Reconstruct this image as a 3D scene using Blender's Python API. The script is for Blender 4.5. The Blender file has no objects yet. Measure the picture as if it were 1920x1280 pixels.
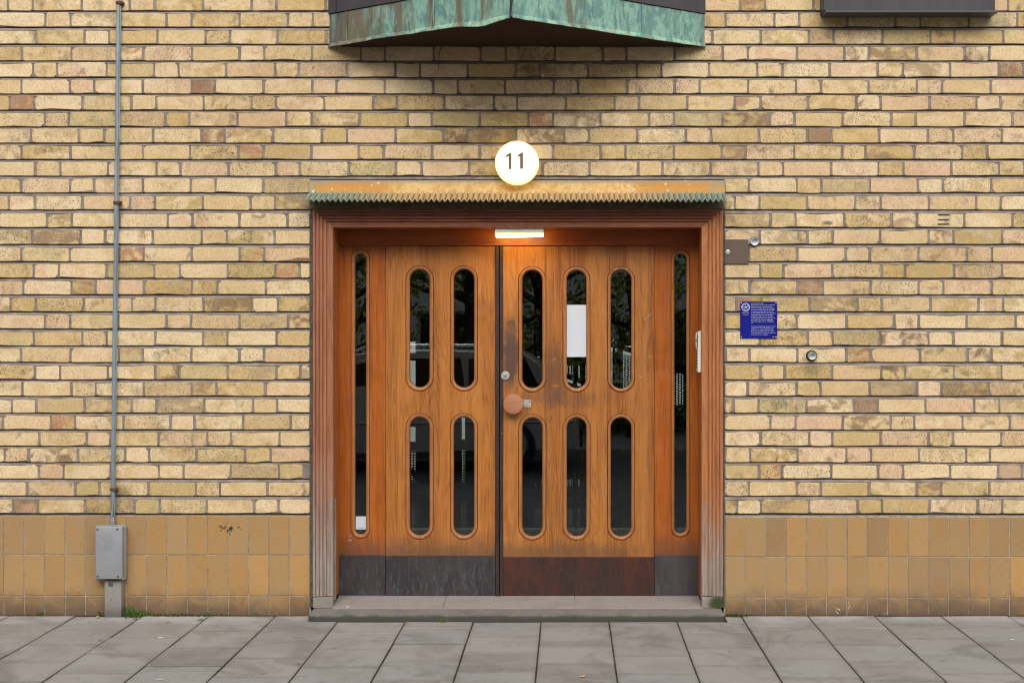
import bpy, bmesh, math, random
from mathutils import Vector, Matrix
R = math.radians
random.seed(11)
S, D = 340.0, 7.9                     # pixels per metre on the wall plane, camera distance
CX, CZ = 0.312, 1.535                 # camera position
PX, PY = 1066.0, 630.0

# ------------------------------------------------------------------ camera, sky, sun, exposure
scn = bpy.context.scene
cam_d = bpy.data.cameras.new('camera'); cam = bpy.data.objects.new('camera', cam_d)
scn.collection.objects.link(cam); scn.camera = cam
cam.location = (CX, -D, CZ); cam.rotation_euler = (R(90), 0, 0)
cam_d.sensor_width = 36; cam_d.lens = S * D / 1920 * 36
cam_d.shift_x = (960 - PX) / 1920; cam_d.shift_y = -(640 - PY) / 1920
cam_d.clip_start = 0.05; cam_d.clip_end = 900

SUN_EL, SUN_AZ = 40, -18              # azimuth measured from the wall's normal, towards the left
world = bpy.data.worlds.new('World'); scn.world = world; world.use_nodes = True
wn, wl = world.node_tree.nodes, world.node_tree.links
bg = wn['Background']
sky = wn.new('ShaderNodeTexSky'); sky.sky_type = 'NISHITA'; sky.sun_disc = False
sky.sun_elevation = R(SUN_EL); sky.sun_rotation = R(180 + SUN_AZ)
sky.air_density = 1.0; sky.dust_density = 4.0; sky.ozone_density = 1.0
hs = wn.new('ShaderNodeHueSaturation'); hs.inputs['Saturation'].default_value = 0.22
wl.new(sky.outputs[0], hs.inputs['Color']); wl.new(hs.outputs[0], bg.inputs[0])
bg.inputs[1].default_value = 0.15
sd = bpy.data.lights.new('sun', 'SUN'); sd.energy = 0.9; sd.angle = R(26); sd.color = (1, .965, .9)
sun = bpy.data.objects.new('sun', sd); scn.collection.objects.link(sun)
sdir = Vector((math.sin(R(SUN_AZ)) * math.cos(R(SUN_EL)), -math.cos(R(SUN_AZ)) * math.cos(R(SUN_EL)), math.sin(R(SUN_EL))))
sun.rotation_euler = (-sdir).to_track_quat('-Z', 'Y').to_euler(); sun.location = sdir * 30
scn.view_settings.view_transform = 'Standard'; scn.view_settings.look = 'None'
scn.view_settings.exposure = 0.57; scn.view_settings.gamma = 1
scn.view_settings.use_curve_mapping = False
scn.cycles.filter_width = 1.05

# ------------------------------------------------------------------ helpers
def P(px, py, y=0.0):
    k = (D + y) / D / S
    return Vector((CX + (px - PX) * k, y, CZ - (py - PY) * k))
def X(px, y=0.0): return P(px, 0, y).x
def Z(py, y=0.0): return P(0, py, y).z

def link(o): scn.collection.objects.link(o); return o
def tag(o, label=None, cat=None, group=None, kind=None):
    for k, v in (('label', label), ('category', cat), ('group', group), ('kind', kind)):
        if v: o[k] = v
    return o
def wloc(o):
    v = Vector((0, 0, 0))
    while o is not None: v = v + o.location; o = o.parent
    return v
def thing(name, loc, label, cat, group=None):
    o = bpy.data.objects.new(name, None); o.empty_display_size = .1; o.location = loc
    link(o); return tag(o, label, cat, group)

class MB:
    """collects geometry in world coordinates, build() links it as one mesh object"""
    def __init__(s): s.bm = bmesh.new()
    def box(s, x0, x1, y0, y1, z0, z1, bev=0, seg=1, M=None):
        t = bmesh.new(); bmesh.ops.create_cube(t, size=1)
        for v in t.verts:
            v.co = Vector(((x0 + x1) / 2 + v.co.x * (x1 - x0), (y0 + y1) / 2 + v.co.y * (y1 - y0), (z0 + z1) / 2 + v.co.z * (z1 - z0)))
        if bev: bmesh.ops.bevel(t, geom=t.edges[:], offset=bev, segments=seg, affect='EDGES', profile=.5)
        s.merge(t, M); return s
    def merge(s, t, M=None):
        if M is not None: t.transform(M)
        me = bpy.data.meshes.new('tmp'); t.to_mesh(me); t.free(); s.bm.from_mesh(me); bpy.data.meshes.remove(me)
    def poly(s, pts):
        return s.bm.faces.new([s.bm.verts.new(p) for p in pts])
    def prism(s, pts, y0, y1):
        """closed outline [(x,z)] extruded from y0 to y1"""
        t = bmesh.new()
        a = [t.verts.new((x, y0, z)) for x, z in pts]; b = [t.verts.new((x, y1, z)) for x, z in pts]
        t.faces.new(a); t.faces.new(b[::-1]); n = len(a)
        for i in range(n): t.faces.new((a[i], b[i], b[(i + 1) % n], a[(i + 1) % n]))
        bmesh.ops.recalc_face_normals(t, faces=t.faces[:]); s.merge(t); return s
    def lathe(s, c, axis, prof, n=24):
        """prof [(radius, along axis)]"""
        axis = Vector(axis).normalized(); q = axis.to_track_quat('Z', 'Y'); t = bmesh.new(); rings = []
        for r, h in prof:
            if r < 1e-6: rings.append([t.verts.new(q @ Vector((0, 0, h)) + Vector(c))] * n)
            else: rings.append([t.verts.new(q @ Vector((r * math.cos(i * math.tau / n), r * math.sin(i * math.tau / n), h)) + Vector(c)) for i in range(n)])
        for a, b in zip(rings, rings[1:]):
            for i in range(n):
                f = []
                for v in (a[i], a[(i + 1) % n], b[(i + 1) % n], b[i]):
                    if v not in f: f.append(v)
                if len(f) > 2: t.faces.new(f)
        bmesh.ops.recalc_face_normals(t, faces=t.faces[:]); s.merge(t); return s
    def tube(s, pts, r, n=12):
        pts = [Vector(p) for p in pts]; t = bmesh.new(); rings = []
        rr = r if isinstance(r, (list, tuple)) else [r] * len(pts)
        for i, p in enumerate(pts):
            d = (pts[min(i + 1, len(pts) - 1)] - pts[max(i - 1, 0)]).normalized(); q = d.to_track_quat('Z', 'Y')
            rings.append([t.verts.new(p + q @ Vector((rr[i] * math.cos(j * math.tau / n), rr[i] * math.sin(j * math.tau / n), 0))) for j in range(n)])
        for a, b in zip(rings, rings[1:]):
            for j in range(n): t.faces.new((a[j], a[(j + 1) % n], b[(j + 1) % n], b[j]))
        t.faces.new(rings[0][::-1]); t.faces.new(rings[-1]); bmesh.ops.recalc_face_normals(t, faces=t.faces[:]); s.merge(t); return s
    def sweep(s, path, prof, closed=False, miter_n=None):
        """path [(x,z)] in the wall plane; prof [(offset to the left of travel, y)]"""
        n = len(path); t = bmesh.new(); rings = []
        for i in range(n):
            p = Vector(path[i]); a = Vector(path[i - 1]) if (i or closed) else None
            b = Vector(path[(i + 1) % n]) if (i < n - 1 or closed) else None
            d1 = (p - a).normalized() if a is not None else None; d2 = (b - p).normalized() if b is not None else None
            if d1 is None: d1 = d2
            if d2 is None: d2 = d1
            n1 = Vector((-d1.y, d1.x)); n2 = Vector((-d2.y, d2.x)); m = (n1 + n2).normalized(); m = m / max(.3, m.dot(n1))
            rings.append([t.verts.new((p.x + m.x * o, y, p.y + m.y * o)) for o, y in prof])
        rng = range(n) if closed else range(n - 1)
        for i in rng:
            a, b = rings[i], rings[(i + 1) % n]
            for j in range(len(prof) - 1): t.faces.new((a[j], a[j + 1], b[j + 1], b[j]))
        if not closed:
            t.faces.new(rings[0]); t.faces.new(rings[-1][::-1])
        bmesh.ops.recalc_face_normals(t, faces=t.faces[:]); s.merge(t); return s
    def build(s, name, mat, parent=None, smooth=False, loc=None, angle=35):
        me = bpy.data.meshes.new(name)
        base = wloc(parent) if parent is not None else Vector(loc or (0, 0, 0))
        if base.length: bmesh.ops.translate(s.bm, verts=s.bm.verts[:], vec=-base)
        s.bm.to_mesh(me); s.bm.free(); me.materials.append(mat)
        if smooth:
            me.polygons.foreach_set('use_smooth', [True] * len(me.polygons))
            me.set_sharp_from_angle(angle=R(angle))
        o = bpy.data.objects.new(name, me); o.parent = parent
        if parent is None and loc: o.location = loc
        return link(o)

def filled(outlines, y0, y1):
    """outlines [(x,z)], first the outer one then the holes -> bmesh slab between y0 and y1"""
    cu = bpy.data.curves.new('c', 'CURVE'); cu.dimensions = '2D'; cu.fill_mode = 'BOTH'; cu.extrude = abs(y1 - y0) / 2
    for ol in outlines:
        sp = cu.splines.new('POLY'); sp.points.add(len(ol) - 1); sp.use_cyclic_u = True
        for p, (x, z) in zip(sp.points, ol): p.co = (x, z, 0, 1)
    o = bpy.data.objects.new('c', cu); link(o); dg = bpy.context.evaluated_depsgraph_get(); dg.update()
    me = bpy.data.meshes.new_from_object(o.evaluated_get(dg)); bpy.data.objects.remove(o); bpy.data.curves.remove(cu)
    t = bmesh.new(); t.from_mesh(me); bpy.data.meshes.remove(me)
    ym = (y0 + y1) / 2
    for v in t.verts: v.co = Vector((v.co.x, ym - v.co.z, v.co.y))
    bmesh.ops.remove_doubles(t, verts=t.verts[:], dist=1e-6)
    bmesh.ops.recalc_face_normals(t, faces=t.faces[:]); return t
def text_bm(txt, size, x, z, y, depth=.0004, align='LEFT', space=1.0, M=None):
    cu = bpy.data.curves.new('t', 'FONT'); cu.body = txt; cu.size = size; cu.align_x = align; cu.space_line = space
    cu.extrude = depth; cu.resolution_u = 1
    o = bpy.data.objects.new('t', cu); link(o); dg = bpy.context.evaluated_depsgraph_get(); dg.update()
    me = bpy.data.meshes.new_from_object(o.evaluated_get(dg)); bpy.data.objects.remove(o); bpy.data.curves.remove(cu)
    t = bmesh.new(); t.from_mesh(me); bpy.data.meshes.remove(me)
    for v in t.verts: v.co = Vector((x + v.co.x, y - v.co.z, z + v.co.y))
    return t
def capsule(xc, zt, zb, r, n=14):
    """outline of a stadium: clockwise from the upper left"""
    pts = []
    for i in range(n + 1):
        a = math.pi - math.pi * i / n; pts.append((xc + r * math.cos(a), zt - r + r * math.sin(a)))
    for i in range(n + 1):
        a = -math.pi * i / n; pts.append((xc + r * math.cos(a), zb + r + r * math.sin(a)))
    return pts

# ------------------------------------------------------------------ node helpers
class NT:
    def __init__(s, name, rough=.6, spec=.5):
        s.m = bpy.data.materials.new(name); s.m.use_nodes = True
        s.n, s.l = s.m.node_tree.nodes, s.m.node_tree.links
        s.b = s.n['Principled BSDF']; s.b.inputs['Roughness'].default_value = rough
        s.b.inputs['Specular IOR Level'].default_value = spec
    def put(s, sock, v):
        if isinstance(v, bpy.types.NodeSocket): s.l.new(v, sock)
        elif isinstance(v, (tuple, list)):
            sock.default_value = tuple(v) + ((1,) if len(v) == 3 and sock.type == 'RGBA' else ())
        else: sock.default_value = v
    def pos(s): return s.n.new('ShaderNodeNewGeometry').outputs['Position']
    def obj(s): return s.n.new('ShaderNodeTexCoord').outputs['Object']
    def nor(s): return s.n.new('ShaderNodeNewGeometry').outputs['Normal']
    def math(s, op, a, b=0.0, c=None, clamp=False):
        n = s.n.new('ShaderNodeMath'); n.operation = op; n.use_clamp = clamp; s.put(n.inputs[0], a); s.put(n.inputs[1], b)
        if c is not None: s.put(n.inputs[2], c)
        return n.outputs[0]
    def vm(s, op, a, b=None, sc=None):
        n = s.n.new('ShaderNodeVectorMath'); n.operation = op; s.put(n.inputs[0], a)
        if b is not None: s.put(n.inputs[1], b)
        if sc is not None: s.put(n.inputs['Scale'], sc)
        return n.outputs[0]
    def sep(s, v): n = s.n.new('ShaderNodeSeparateXYZ'); s.put(n.inputs[0], v); return n.outputs
    def comb(s, x, y, z):
        n = s.n.new('ShaderNodeCombineXYZ')
        for i, v in enumerate((x, y, z)): s.put(n.inputs[i], v)
        return n.outputs[0]
    def noise(s, v, scale=1, detail=3, rough=.5, dist=0, col=False):
        n = s.n.new('ShaderNodeTexNoise'); s.put(n.inputs['Vector'], v); s.put(n.inputs['Scale'], scale)
        s.put(n.inputs['Detail'], detail); s.put(n.inputs['Roughness'], rough); s.put(n.inputs['Distortion'], dist)
        return n.outputs['Color' if col else 'Fac']
    def vor(s, v, scale, feat='F1', out='Distance'):
        n = s.n.new('ShaderNodeTexVoronoi'); n.feature = feat; s.put(n.inputs['Vector'], v); s.put(n.inputs['Scale'], scale)
        return n.outputs[out]
    def white(s, v, dim='3D'):
        n = s.n.new('ShaderNodeTexWhiteNoise'); n.noise_dimensions = dim
        s.put(n.inputs['W' if dim == '1D' else 'Vector'], v); return n.outputs
    def ss(s, v, a, b, o0=0.0, o1=1.0):
        n = s.n.new('ShaderNodeMapRange'); n.interpolation_type = 'SMOOTHSTEP'
        for i, q in enumerate((v, a, b, o0, o1)): s.put(n.inputs[i], q)
        return n.outputs[0]
    def ramp(s, f, stops, interp='LINEAR'):
        n = s.n.new('ShaderNodeValToRGB'); cr = n.color_ramp; cr.interpolation = interp
        while len(cr.elements) < len(stops): cr.elements.new(.5)
        for e, (p, c) in zip(cr.elements, stops): e.position = p; e.color = tuple(c) + (1,) if len(c) == 3 else c
        s.put(n.inputs[0], f); return n.outputs[0]
    def mix(s, f, a, b, mode='MIX'):
        n = s.n.new('ShaderNodeMix'); n.data_type = 'RGBA'; n.blend_type = mode; n.clamp_factor = True
        s.put(n.inputs[0], f); s.put(n.inputs[6], a); s.put(n.inputs[7], b); return n.outputs[2]
    def bump(s, h, strength=.3, dist=.002):
        n = s.n.new('ShaderNodeBump'); s.put(n.inputs['Height'], h); n.inputs['Strength'].default_value = strength
        n.inputs['Distance'].default_value = dist; s.l.new(n.outputs[0], s.b.inputs['Normal'])
    def rnd(s):
        """three random numbers, one set for each object or loose piece"""
        a = s.n.new('ShaderNodeObjectInfo').outputs['Random']; b = s.n.new('ShaderNodeNewGeometry').outputs['Random Per Island']
        w = s.white(s.math('ADD', s.math('MULTIPLY', a, 71.3), s.math('MULTIPLY', b, 913.7)), '1D')
        c = s.sep(w['Color']); return c, w['Color']
    def out(s, col=None, rough=None):
        if col is not None: s.put(s.b.inputs['Base Color'], col)
        if rough is not None: s.put(s.b.inputs['Roughness'], rough)
        return s.m

# ------------------------------------------------------------------ materials
def spot(t, p, cx, cz, rx, rz, soft=.5, n=None):
    x, y, z = t.sep(p)
    dx = t.math('DIVIDE', t.math('SUBTRACT', x, cx), rx); dz = t.math('DIVIDE', t.math('SUBTRACT', z, cz), rz)
    d = t.math('SQRT', t.math('ADD', t.math('MULTIPLY', dx, dx), t.math('MULTIPLY', dz, dz)))
    nn = t.noise(p, 13 if n is None else n, 5, .7, .6)
    return t.ss(t.math('ADD', d, t.math('MULTIPLY', t.math('SUBTRACT', nn, .5), 1.7)), 1 - soft, 1 + soft * .6, 1, 0)
def mat_brick(name, header):
    t = NT(name, .85, .25); (r1, r2, r3), rc = t.rnd()
    o = t.vm('ADD', t.obj(), t.vm('SCALE', rc, sc=37.0))
    buff, cream, ochre = (.66, .49, .26), (.78, .63, .41), (.56, .40, .175)
    pink, olive, brown, orange = (.68, .475, .31), (.54, .45, .245), (.28, .185, .105), (.56, .30, .165)
    if header:
        st = [(0, olive), (.10, ochre), (.24, buff), (.42, cream), (.58, pink), (.72, buff), (.82, cream), (.89, (.50, .32, .21)), (.945, brown), (1, orange)]
    else:
        st = [(0, olive), (.07, ochre), (.20, buff), (.38, cream), (.54, buff), (.68, pink), (.80, cream), (.90, buff), (.97, (.46, .35, .20)), (1, brown)]
    c1 = t.ramp(r1, st); c2 = t.ramp(t.math('FRACT', t.math('ADD', r1, t.math('MULTIPLY', t.math('SUBTRACT', r2, .5), .55))), st)
    big = t.noise(t.vm('MULTIPLY', o, (1, .2, 1.4)), 11, 3, .55, .6)
    c = t.mix(t.ss(big, .42, .62), c1, c2)
    # kiln bands across the brick
    band = t.noise(t.vm('MULTIPLY', o, (1, .1, .12)), 26, 2, .5)
    c = t.mix(t.math('MULTIPLY', t.ss(band, .5, .64), t.ss(r3, .45, .9, 0, .55)), c, t.mix(.5, c, (.36, .30, .17)))
    # wire-cut streaks, sand
    fine = t.noise(t.vm('MULTIPLY', o, (1, .5, .45)), 300, 4, .75); mott = t.noise(o, 85, 4, .75, .3)
    c = t.mix(t.ss(fine, .40, .64, 0, .7), c, t.mix(1.0, c, (.60, .53, .44), 'MULTIPLY')); c = t.mix(t.ss(mott, .50, .70, 0, .65), c, t.mix(1.0, c, (.62, .55, .46), 'MULTIPLY')); c = t.mix(t.ss(mott, .46, .32, 0, .5), c, t.mix(1.0, c, (1.16, 1.14, 1.1), 'MULTIPLY'))
    # pale lime bloom and grey soot
    lime = t.noise(o, 24, 4, .65, .3)
    c = t.mix(t.ss(lime, .56, .74, 0, .45), c, (.58, .52, .42))
    soot = t.noise(t.vm('ADD', o, (3, 7, 1)), 15, 5, .7, .5)
    c = t.mix(t.math('MULTIPLY', t.ss(soot, .50, .72), t.ss(r2, .30, 1.0, .08, .9)), c, (.15, .12, .075))
    # broad staining of the wall as a whole
    wst = t.noise(t.vm('MULTIPLY', t.pos(), (1, 1, 1.3)), 1.1, 3, .6)
    c = t.mix(t.ss(wst, .45, .66, 0, .42), c, t.mix(1.0, c, (.66, .60, .48), 'MULTIPLY'))
    for px_, py_, rx_, rz_, k_ in ((1553, 418, .03, .012, .85), (330, 36, .0, .0, 0), (1521, 690, .05, .05, .45), (222, 400, .035, .05, .45), (224, 925, .045, .05, .6), (1640, 688, .10, .012, .5), (640, 120, .16, .10, .35), (985, 118, .05, .10, .3), (1870, 45, .10, .05, .4)):
        if k_: q_ = P(px_, py_); c = t.mix(t.math('MULTIPLY', spot(t, t.pos(), q_.x, q_.z, rx_, rz_, .7), k_), c, (.10, .08, .055))
    # small pits, on some bricks many
    pit = t.noise(t.vm('ADD', o, (9, 2, 4)), 125, 3, .75)
    pl = t.ss(r3, .1, 1.0, .70, .575)
    pm = t.ss(pit, pl, t.math('ADD', pl, .045))
    c = t.mix(t.math('MULTIPLY', pm, .9), c, (.08, .058, .036))
    h = t.math('SUBTRACT', t.math('ADD', t.math('MULTIPLY', fine, .5), t.math('MULTIPLY', lime, .5)), t.math('MULTIPLY', pm, 1.2))
    t.bump(h, .7, .0016); return t.out(c)
M = {}
M['brick'] = mat_brick('buff_brick', False)
M['header'] = mat_brick('buff_header_brick', True)

t = NT('mortar', .95, .15); p = t.pos()
a = t.noise(p, 420, 3, .8); b = t.noise(p, 14, 4, .6); g = t.vor(p, 260)
c = t.ramp(b, [(.3, (.19, .152, .13)), (.5, (.27, .225, .19)), (.72, (.39, .335, .29))])
c = t.mix(t.ss(a, .35, .7, 0, .55), c, (.15, .12, .10)); t.bump(t.math('ADD', a, g), .9, .002); M['mortar'] = t.out(c)

t = NT('tile', .3, .6); (r1, r2, r3), rc = t.rnd(); o = t.vm('ADD', t.obj(), t.vm('SCALE', rc, sc=31.0)); p = t.pos()
c = t.ramp(r1, [(0, (.29, .175, .082)), (.18, (.385, .215, .075)), (.36, (.345, .21, .09)), (.55, (.39, .235, .095)), (.7, (.315, .195, .09)), (.85, (.45, .25, .085)), (1, (.35, .225, .105))])
n1 = t.noise(o, 9, 4, .6, .5); c = t.mix(t.ss(n1, .4, .7, 0, .35), c, (.30, .21, .12))
str_ = t.noise(t.vm('MULTIPLY', o, (1, 1, 7)), 34, 4, .7); c = t.mix(t.ss(str_, .48, .75, 0, .35), c, (.24, .165, .10))
z = t.sep(p)[2]; dn = t.noise(p, 7, 6, .75, .7)
dirt = t.ss(t.math('ADD', z, t.math('MULTIPLY', t.math('SUBTRACT', dn, .5), .26)), .0, .17, .85, 0)
c = t.mix(dirt, c, (.105, .07, .05))
scr = t.noise(t.vm('MULTIPLY', p, (1.3, 1, .7)), 42, 5, .8, 1.2); c = t.mix(t.ss(scr, .67, .72, 0, .6), c, (.10, .075, .05))
chip = t.noise(t.vm('ADD', p, (5, 0, 3)), 60, 2, .6); c = t.mix(t.ss(chip, .755, .77, 0, .8), c, (.6, .56, .5))
t.bump(t.math('ADD', n1, t.math('MULTIPLY', str_, .3)), .3, .0025); M['tile'] = t.out(c, t.ss(n1, .3, .8, .22, .5))
t = NT('grout', .9, .2); p = t.pos(); c = t.ramp(t.noise(p, 30, 5, .7), [(.3, (.18, .155, .12)), (.55, (.36, .33, .27)), (.8, (.46, .43, .37))]); M['grout'] = t.out(c)

def mat_wood(name, dark, mid, light, axis='z', stave=0, rough=.4, spec=.45, ring=.5, wear=None, extra=None, jitter=.25, coat=.0):
    t = NT(name, rough, spec); p = t.pos(); x, y, z = t.sep(p)
    if axis == 'x': q = t.comb(z, y, x)
    else: q = p
    if stave:
        qx = t.sep(q)[0]; sid = t.math('FLOOR', t.math('DIVIDE', t.math('ADD', qx, 3.013), stave))
        w = t.white(t.math('ADD', sid, .37), '1D')
        q2 = t.vm('ADD', q, t.vm('SCALE', w['Color'], sc=9.0)); tone = w['Value']
    else: q2 = q; tone = .5
    l1 = t.noise(t.vm('MULTIPLY', q2, (1, 1, .02)), 210, 4, .75)
    l2 = t.noise(t.vm('MULTIPLY', q2, (1, 1, .05)), 42, 3, .6, .2)
    rg = t.noise(t.vm('MULTIPLY', q2, (1, 1, .085)), 8.5, 1.5, .4, .25)
    rings = t.math('ADD', t.math('MULTIPLY', t.math('SINE', t.math('MULTIPLY', rg, 165.0)), .5), .5)
    f = t.math('ADD', t.math('ADD', t.math('MULTIPLY', l1, .75), t.math('MULTIPLY', l2, .35)), t.math('MULTIPLY', t.math('SUBTRACT', tone, .5), jitter))
    f = t.math('SUBTRACT', f, t.math('MULTIPLY', t.math('POWER', rings, 2.5), ring * .22))
    c = t.ramp(f, [(.36, dark), (.52, mid), (.68, light)])
    pore = t.ss(l1, .57, .66, 0, .55); c = t.mix(pore, c, tuple(v * .42 for v in dark))
    blot = t.noise(t.vm('MULTIPLY', p, (1, 1, .6)), 5.5, 4, .65, .6)
    c = t.mix(t.ss(blot, .48, .75, 0, .35), c, tuple(v * .75 for v in dark))
    if wear: c = wear(t, c, p, l1)
    if extra: c = extra(t, c, p, l1)
    t.bump(t.math('ADD', l1, t.math('MULTIPLY', rings, .25)), .22, .0008)
    if coat: t.b.inputs['Coat Weight'].default_value = coat; t.b.inputs['Coat Roughness'].default_value = .25
    return t.out(c, t.ss(t.noise(p, 18, 3, .6), .3, .8, rough - .07, rough + .13))
YD = .20
def ex_right(t, c, p, l1):
    for px, py, rx, rz, col, k in ((957, 665, .055, .22, (.05, .033, .034), .85), (1038, 712, .07, .20, (.085, .042, .026), .6),
                                   (1075, 748, .12, .05, (.12, .052, .025), .45), (1000, 742, .09, .04, (.12, .06, .035), .35), (1060, 1040, .5, .07, (.10, .06, .03), .6)):
        q = P(px, py, YD); c = t.mix(t.math('MULTIPLY', spot(t, p, q.x, q.z, rx, rz), k), c, col)
    for px, py, rx, rz in ((1042, 723, .020, .008),):
        q = P(px, py, YD); c = t.mix(t.math('MULTIPLY', spot(t, p, q.x, q.z, rx, rz, .8), .55), c, (.42, .155, .03))
    d = t.noise(t.vm('MULTIPLY', p, (1, 1, .7)), 75, 5, .8, .8); low = t.ss(t.sep(p)[2], .35, 1.3, 1, .15)
    c = t.mix(t.math('MULTIPLY', t.ss(d, .60, .70), t.math('MULTIPLY', low, .7)), c, (.09, .05, .025))
    sc = t.noise(t.vm('ADD', t.vm('MULTIPLY', p, (1, 1, .35)), (4, 0, 1)), 90, 3, .8, 1.5)
    return t.mix(t.ss(sc, .715, .74, 0, .5), c, (.55, .36, .2))
def ex_low(t, c, p, l1):
    z = t.sep(p)[2]; n = t.noise(p, 16, 5, .7, .4)
    return t.mix(t.ss(t.math('ADD', z, t.math('MULTIPLY', t.math('SUBTRACT', n, .5), .2)), .28, .46, .75, 0), c, (.10, .055, .035))
def wear_arch(z0, z1, amt):
    def f(t, c, p, l1):
        z = t.sep(p)[2]; n = t.noise(t.vm('MULTIPLY', p, (1, 1, .25)), 22, 5, .75, .3)
        k = t.ss(t.math('ADD', z, t.math('MULTIPLY', t.math('SUBTRACT', n, .5), .75)), z0, z1, amt, 0)
        g = t.ramp(l1, [(.3, (.115, .085, .07)), (.5, (.27, .215, .18)), (.75, (.40, .34, .29))])
        c = t.mix(k, c, g)
        ch = t.noise(t.vm('MULTIPLY', p, (1, 1, .3)), 95, 4, .8); kk = t.ss(z, .3, 1.3, .6, .05)
        return t.mix(t.math('MULTIPLY', t.ss(ch, .62, .68), kk), c, (.52, .45, .38))
    return f
M['oak_left'] = mat_wood('golden_oak', (.195, .060, .010), (.355, .125, .022), (.455, .182, .038), stave=.118, ring=.36, extra=ex_low, rough=.42, jitter=.15)
M['oak_right'] = mat_wood('worn_oak', (.175, .055, .010), (.335, .117, .022), (.43, .172, .037), stave=.118, ring=.35, extra=ex_right, rough=.45, jitter=.14)
M['side_wood'] = mat_wood('reddish_side_wood', (.18, .042, .006), (.34, .087, .011), (.44, .13, .018), ring=.15, extra=ex_low, rough=.36)
M['ring_wood'] = mat_wood('bead_wood', (.19, .062, .018), (.32, .12, .036), (.42, .175, .06), ring=.1, rough=.42)
M['header_wood'] = mat_wood('header_wood', (.17, .036, .005), (.30, .068, .009), (.38, .095, .014), axis='x', ring=.2, rough=.38)
M['lining'] = mat_wood('lining_wood', (.19, .05, .008), (.34, .095, .015), (.42, .13, .025), ring=.15, rough=.4)
M['arch_left'] = mat_wood('architrave_wood_left', (.16, .052, .024), (.285, .103, .046), (.37, .15, .07), ring=.2, rough=.55, wear=wear_arch(.15, 1.05, 1.0))
M['arch_right'] = mat_wood('architrave_wood_right', (.20, .06, .018), (.36, .125, .038), (.47, .19, .07), ring=.2, rough=.55, wear=wear_arch(.18, .72, .95))
M['arch_top'] = mat_wood('architrave_wood_top', (.12, .036, .017), (.215, .07, .032), (.29, .11, .05), axis='x', ring=.2, rough=.5)
M['knob_wood'] = mat_wood('knob_wood', (.28, .11, .05), (.38, .165, .08), (.44, .21, .11), axis='x', ring=.3, rough=.5)
M['old_wood'] = mat_wood('bare_strip_wood', (.11, .085, .07), (.2, .16, .13), (.3, .25, .2), ring=.1, rough=.8)

def mat_plate(name, base, alt, stain, rough=.38, k=.6):
    t = NT(name, rough, .5); p = t.pos(); t.b.inputs['Metallic'].default_value = .35
    n = t.noise(t.vm('MULTIPLY', p, (1, 1, .35)), 9, 5, .7, .5); c = t.mix(t.ss(n, .4, .62), base, alt)
    s2 = t.noise(t.vm('MULTIPLY', p, (1, 1, .28)), 52, 6, .8, .5); z = t.sep(p)[2]
    c = t.mix(t.math('MULTIPLY', t.ss(s2, .50, .66), t.ss(z, .08, .32, k, k * .35)), c, stain)
    s3 = t.noise(p, 70, 5, .8); c = t.mix(t.ss(s3, .60, .68, 0, .5), c, tuple(v * 1.6 for v in stain))
    s4 = t.noise(t.vm('ADD', p, (2, 0, 5)), 170, 2, .5); c = t.mix(t.ss(s4, .77, .79, 0, .8), c, (.5, .48, .42))
    t.bump(t.math('ADD', n, s3), .25, .001); return t.out(c, t.ss(s2, .3, .7, rough, rough + .25))
M['plate_blue'] = mat_plate('patinated_copper_plate', (.040, .033, .036), (.058, .047, .048), (.075, .105, .12), k=1)
M['plate_red'] = mat_plate('red_brown_copper_plate', (.048, .024, .020), (.085, .026, .016), (.060, .038, .034), k=.7)
M['plate_grey'] = mat_plate('grey_copper_plate', (.055, .048, .052), (.075, .066, .068), (.10, .11, .115), k=.7)
M['bronze'] = mat_plate('dark_bronze_strip', (.040, .022, .019), (.055, .030, .024), (.08, .05, .045), k=.3)
M['sheet_brown'] = mat_plate('brown_painted_sheet', (.115, .078, .060), (.13, .088, .068), (.16, .12, .095), k=.3)

t = NT('dark_cladding', .4, .45); p = t.pos(); n = t.noise(t.vm('MULTIPLY', p, (1, 1, .15)), 14, 4, .6)
c = t.mix(t.ss(n, .35, .7), (.050, .041, .046), (.036, .032, .038)); t.bump(n, .1, .004); M['cladding'] = t.out(c)
t = NT('dark_drip', .35, .5); t.b.inputs['Metallic'].default_value = .4; M['drip'] = t.out((.085, .088, .098))

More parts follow.
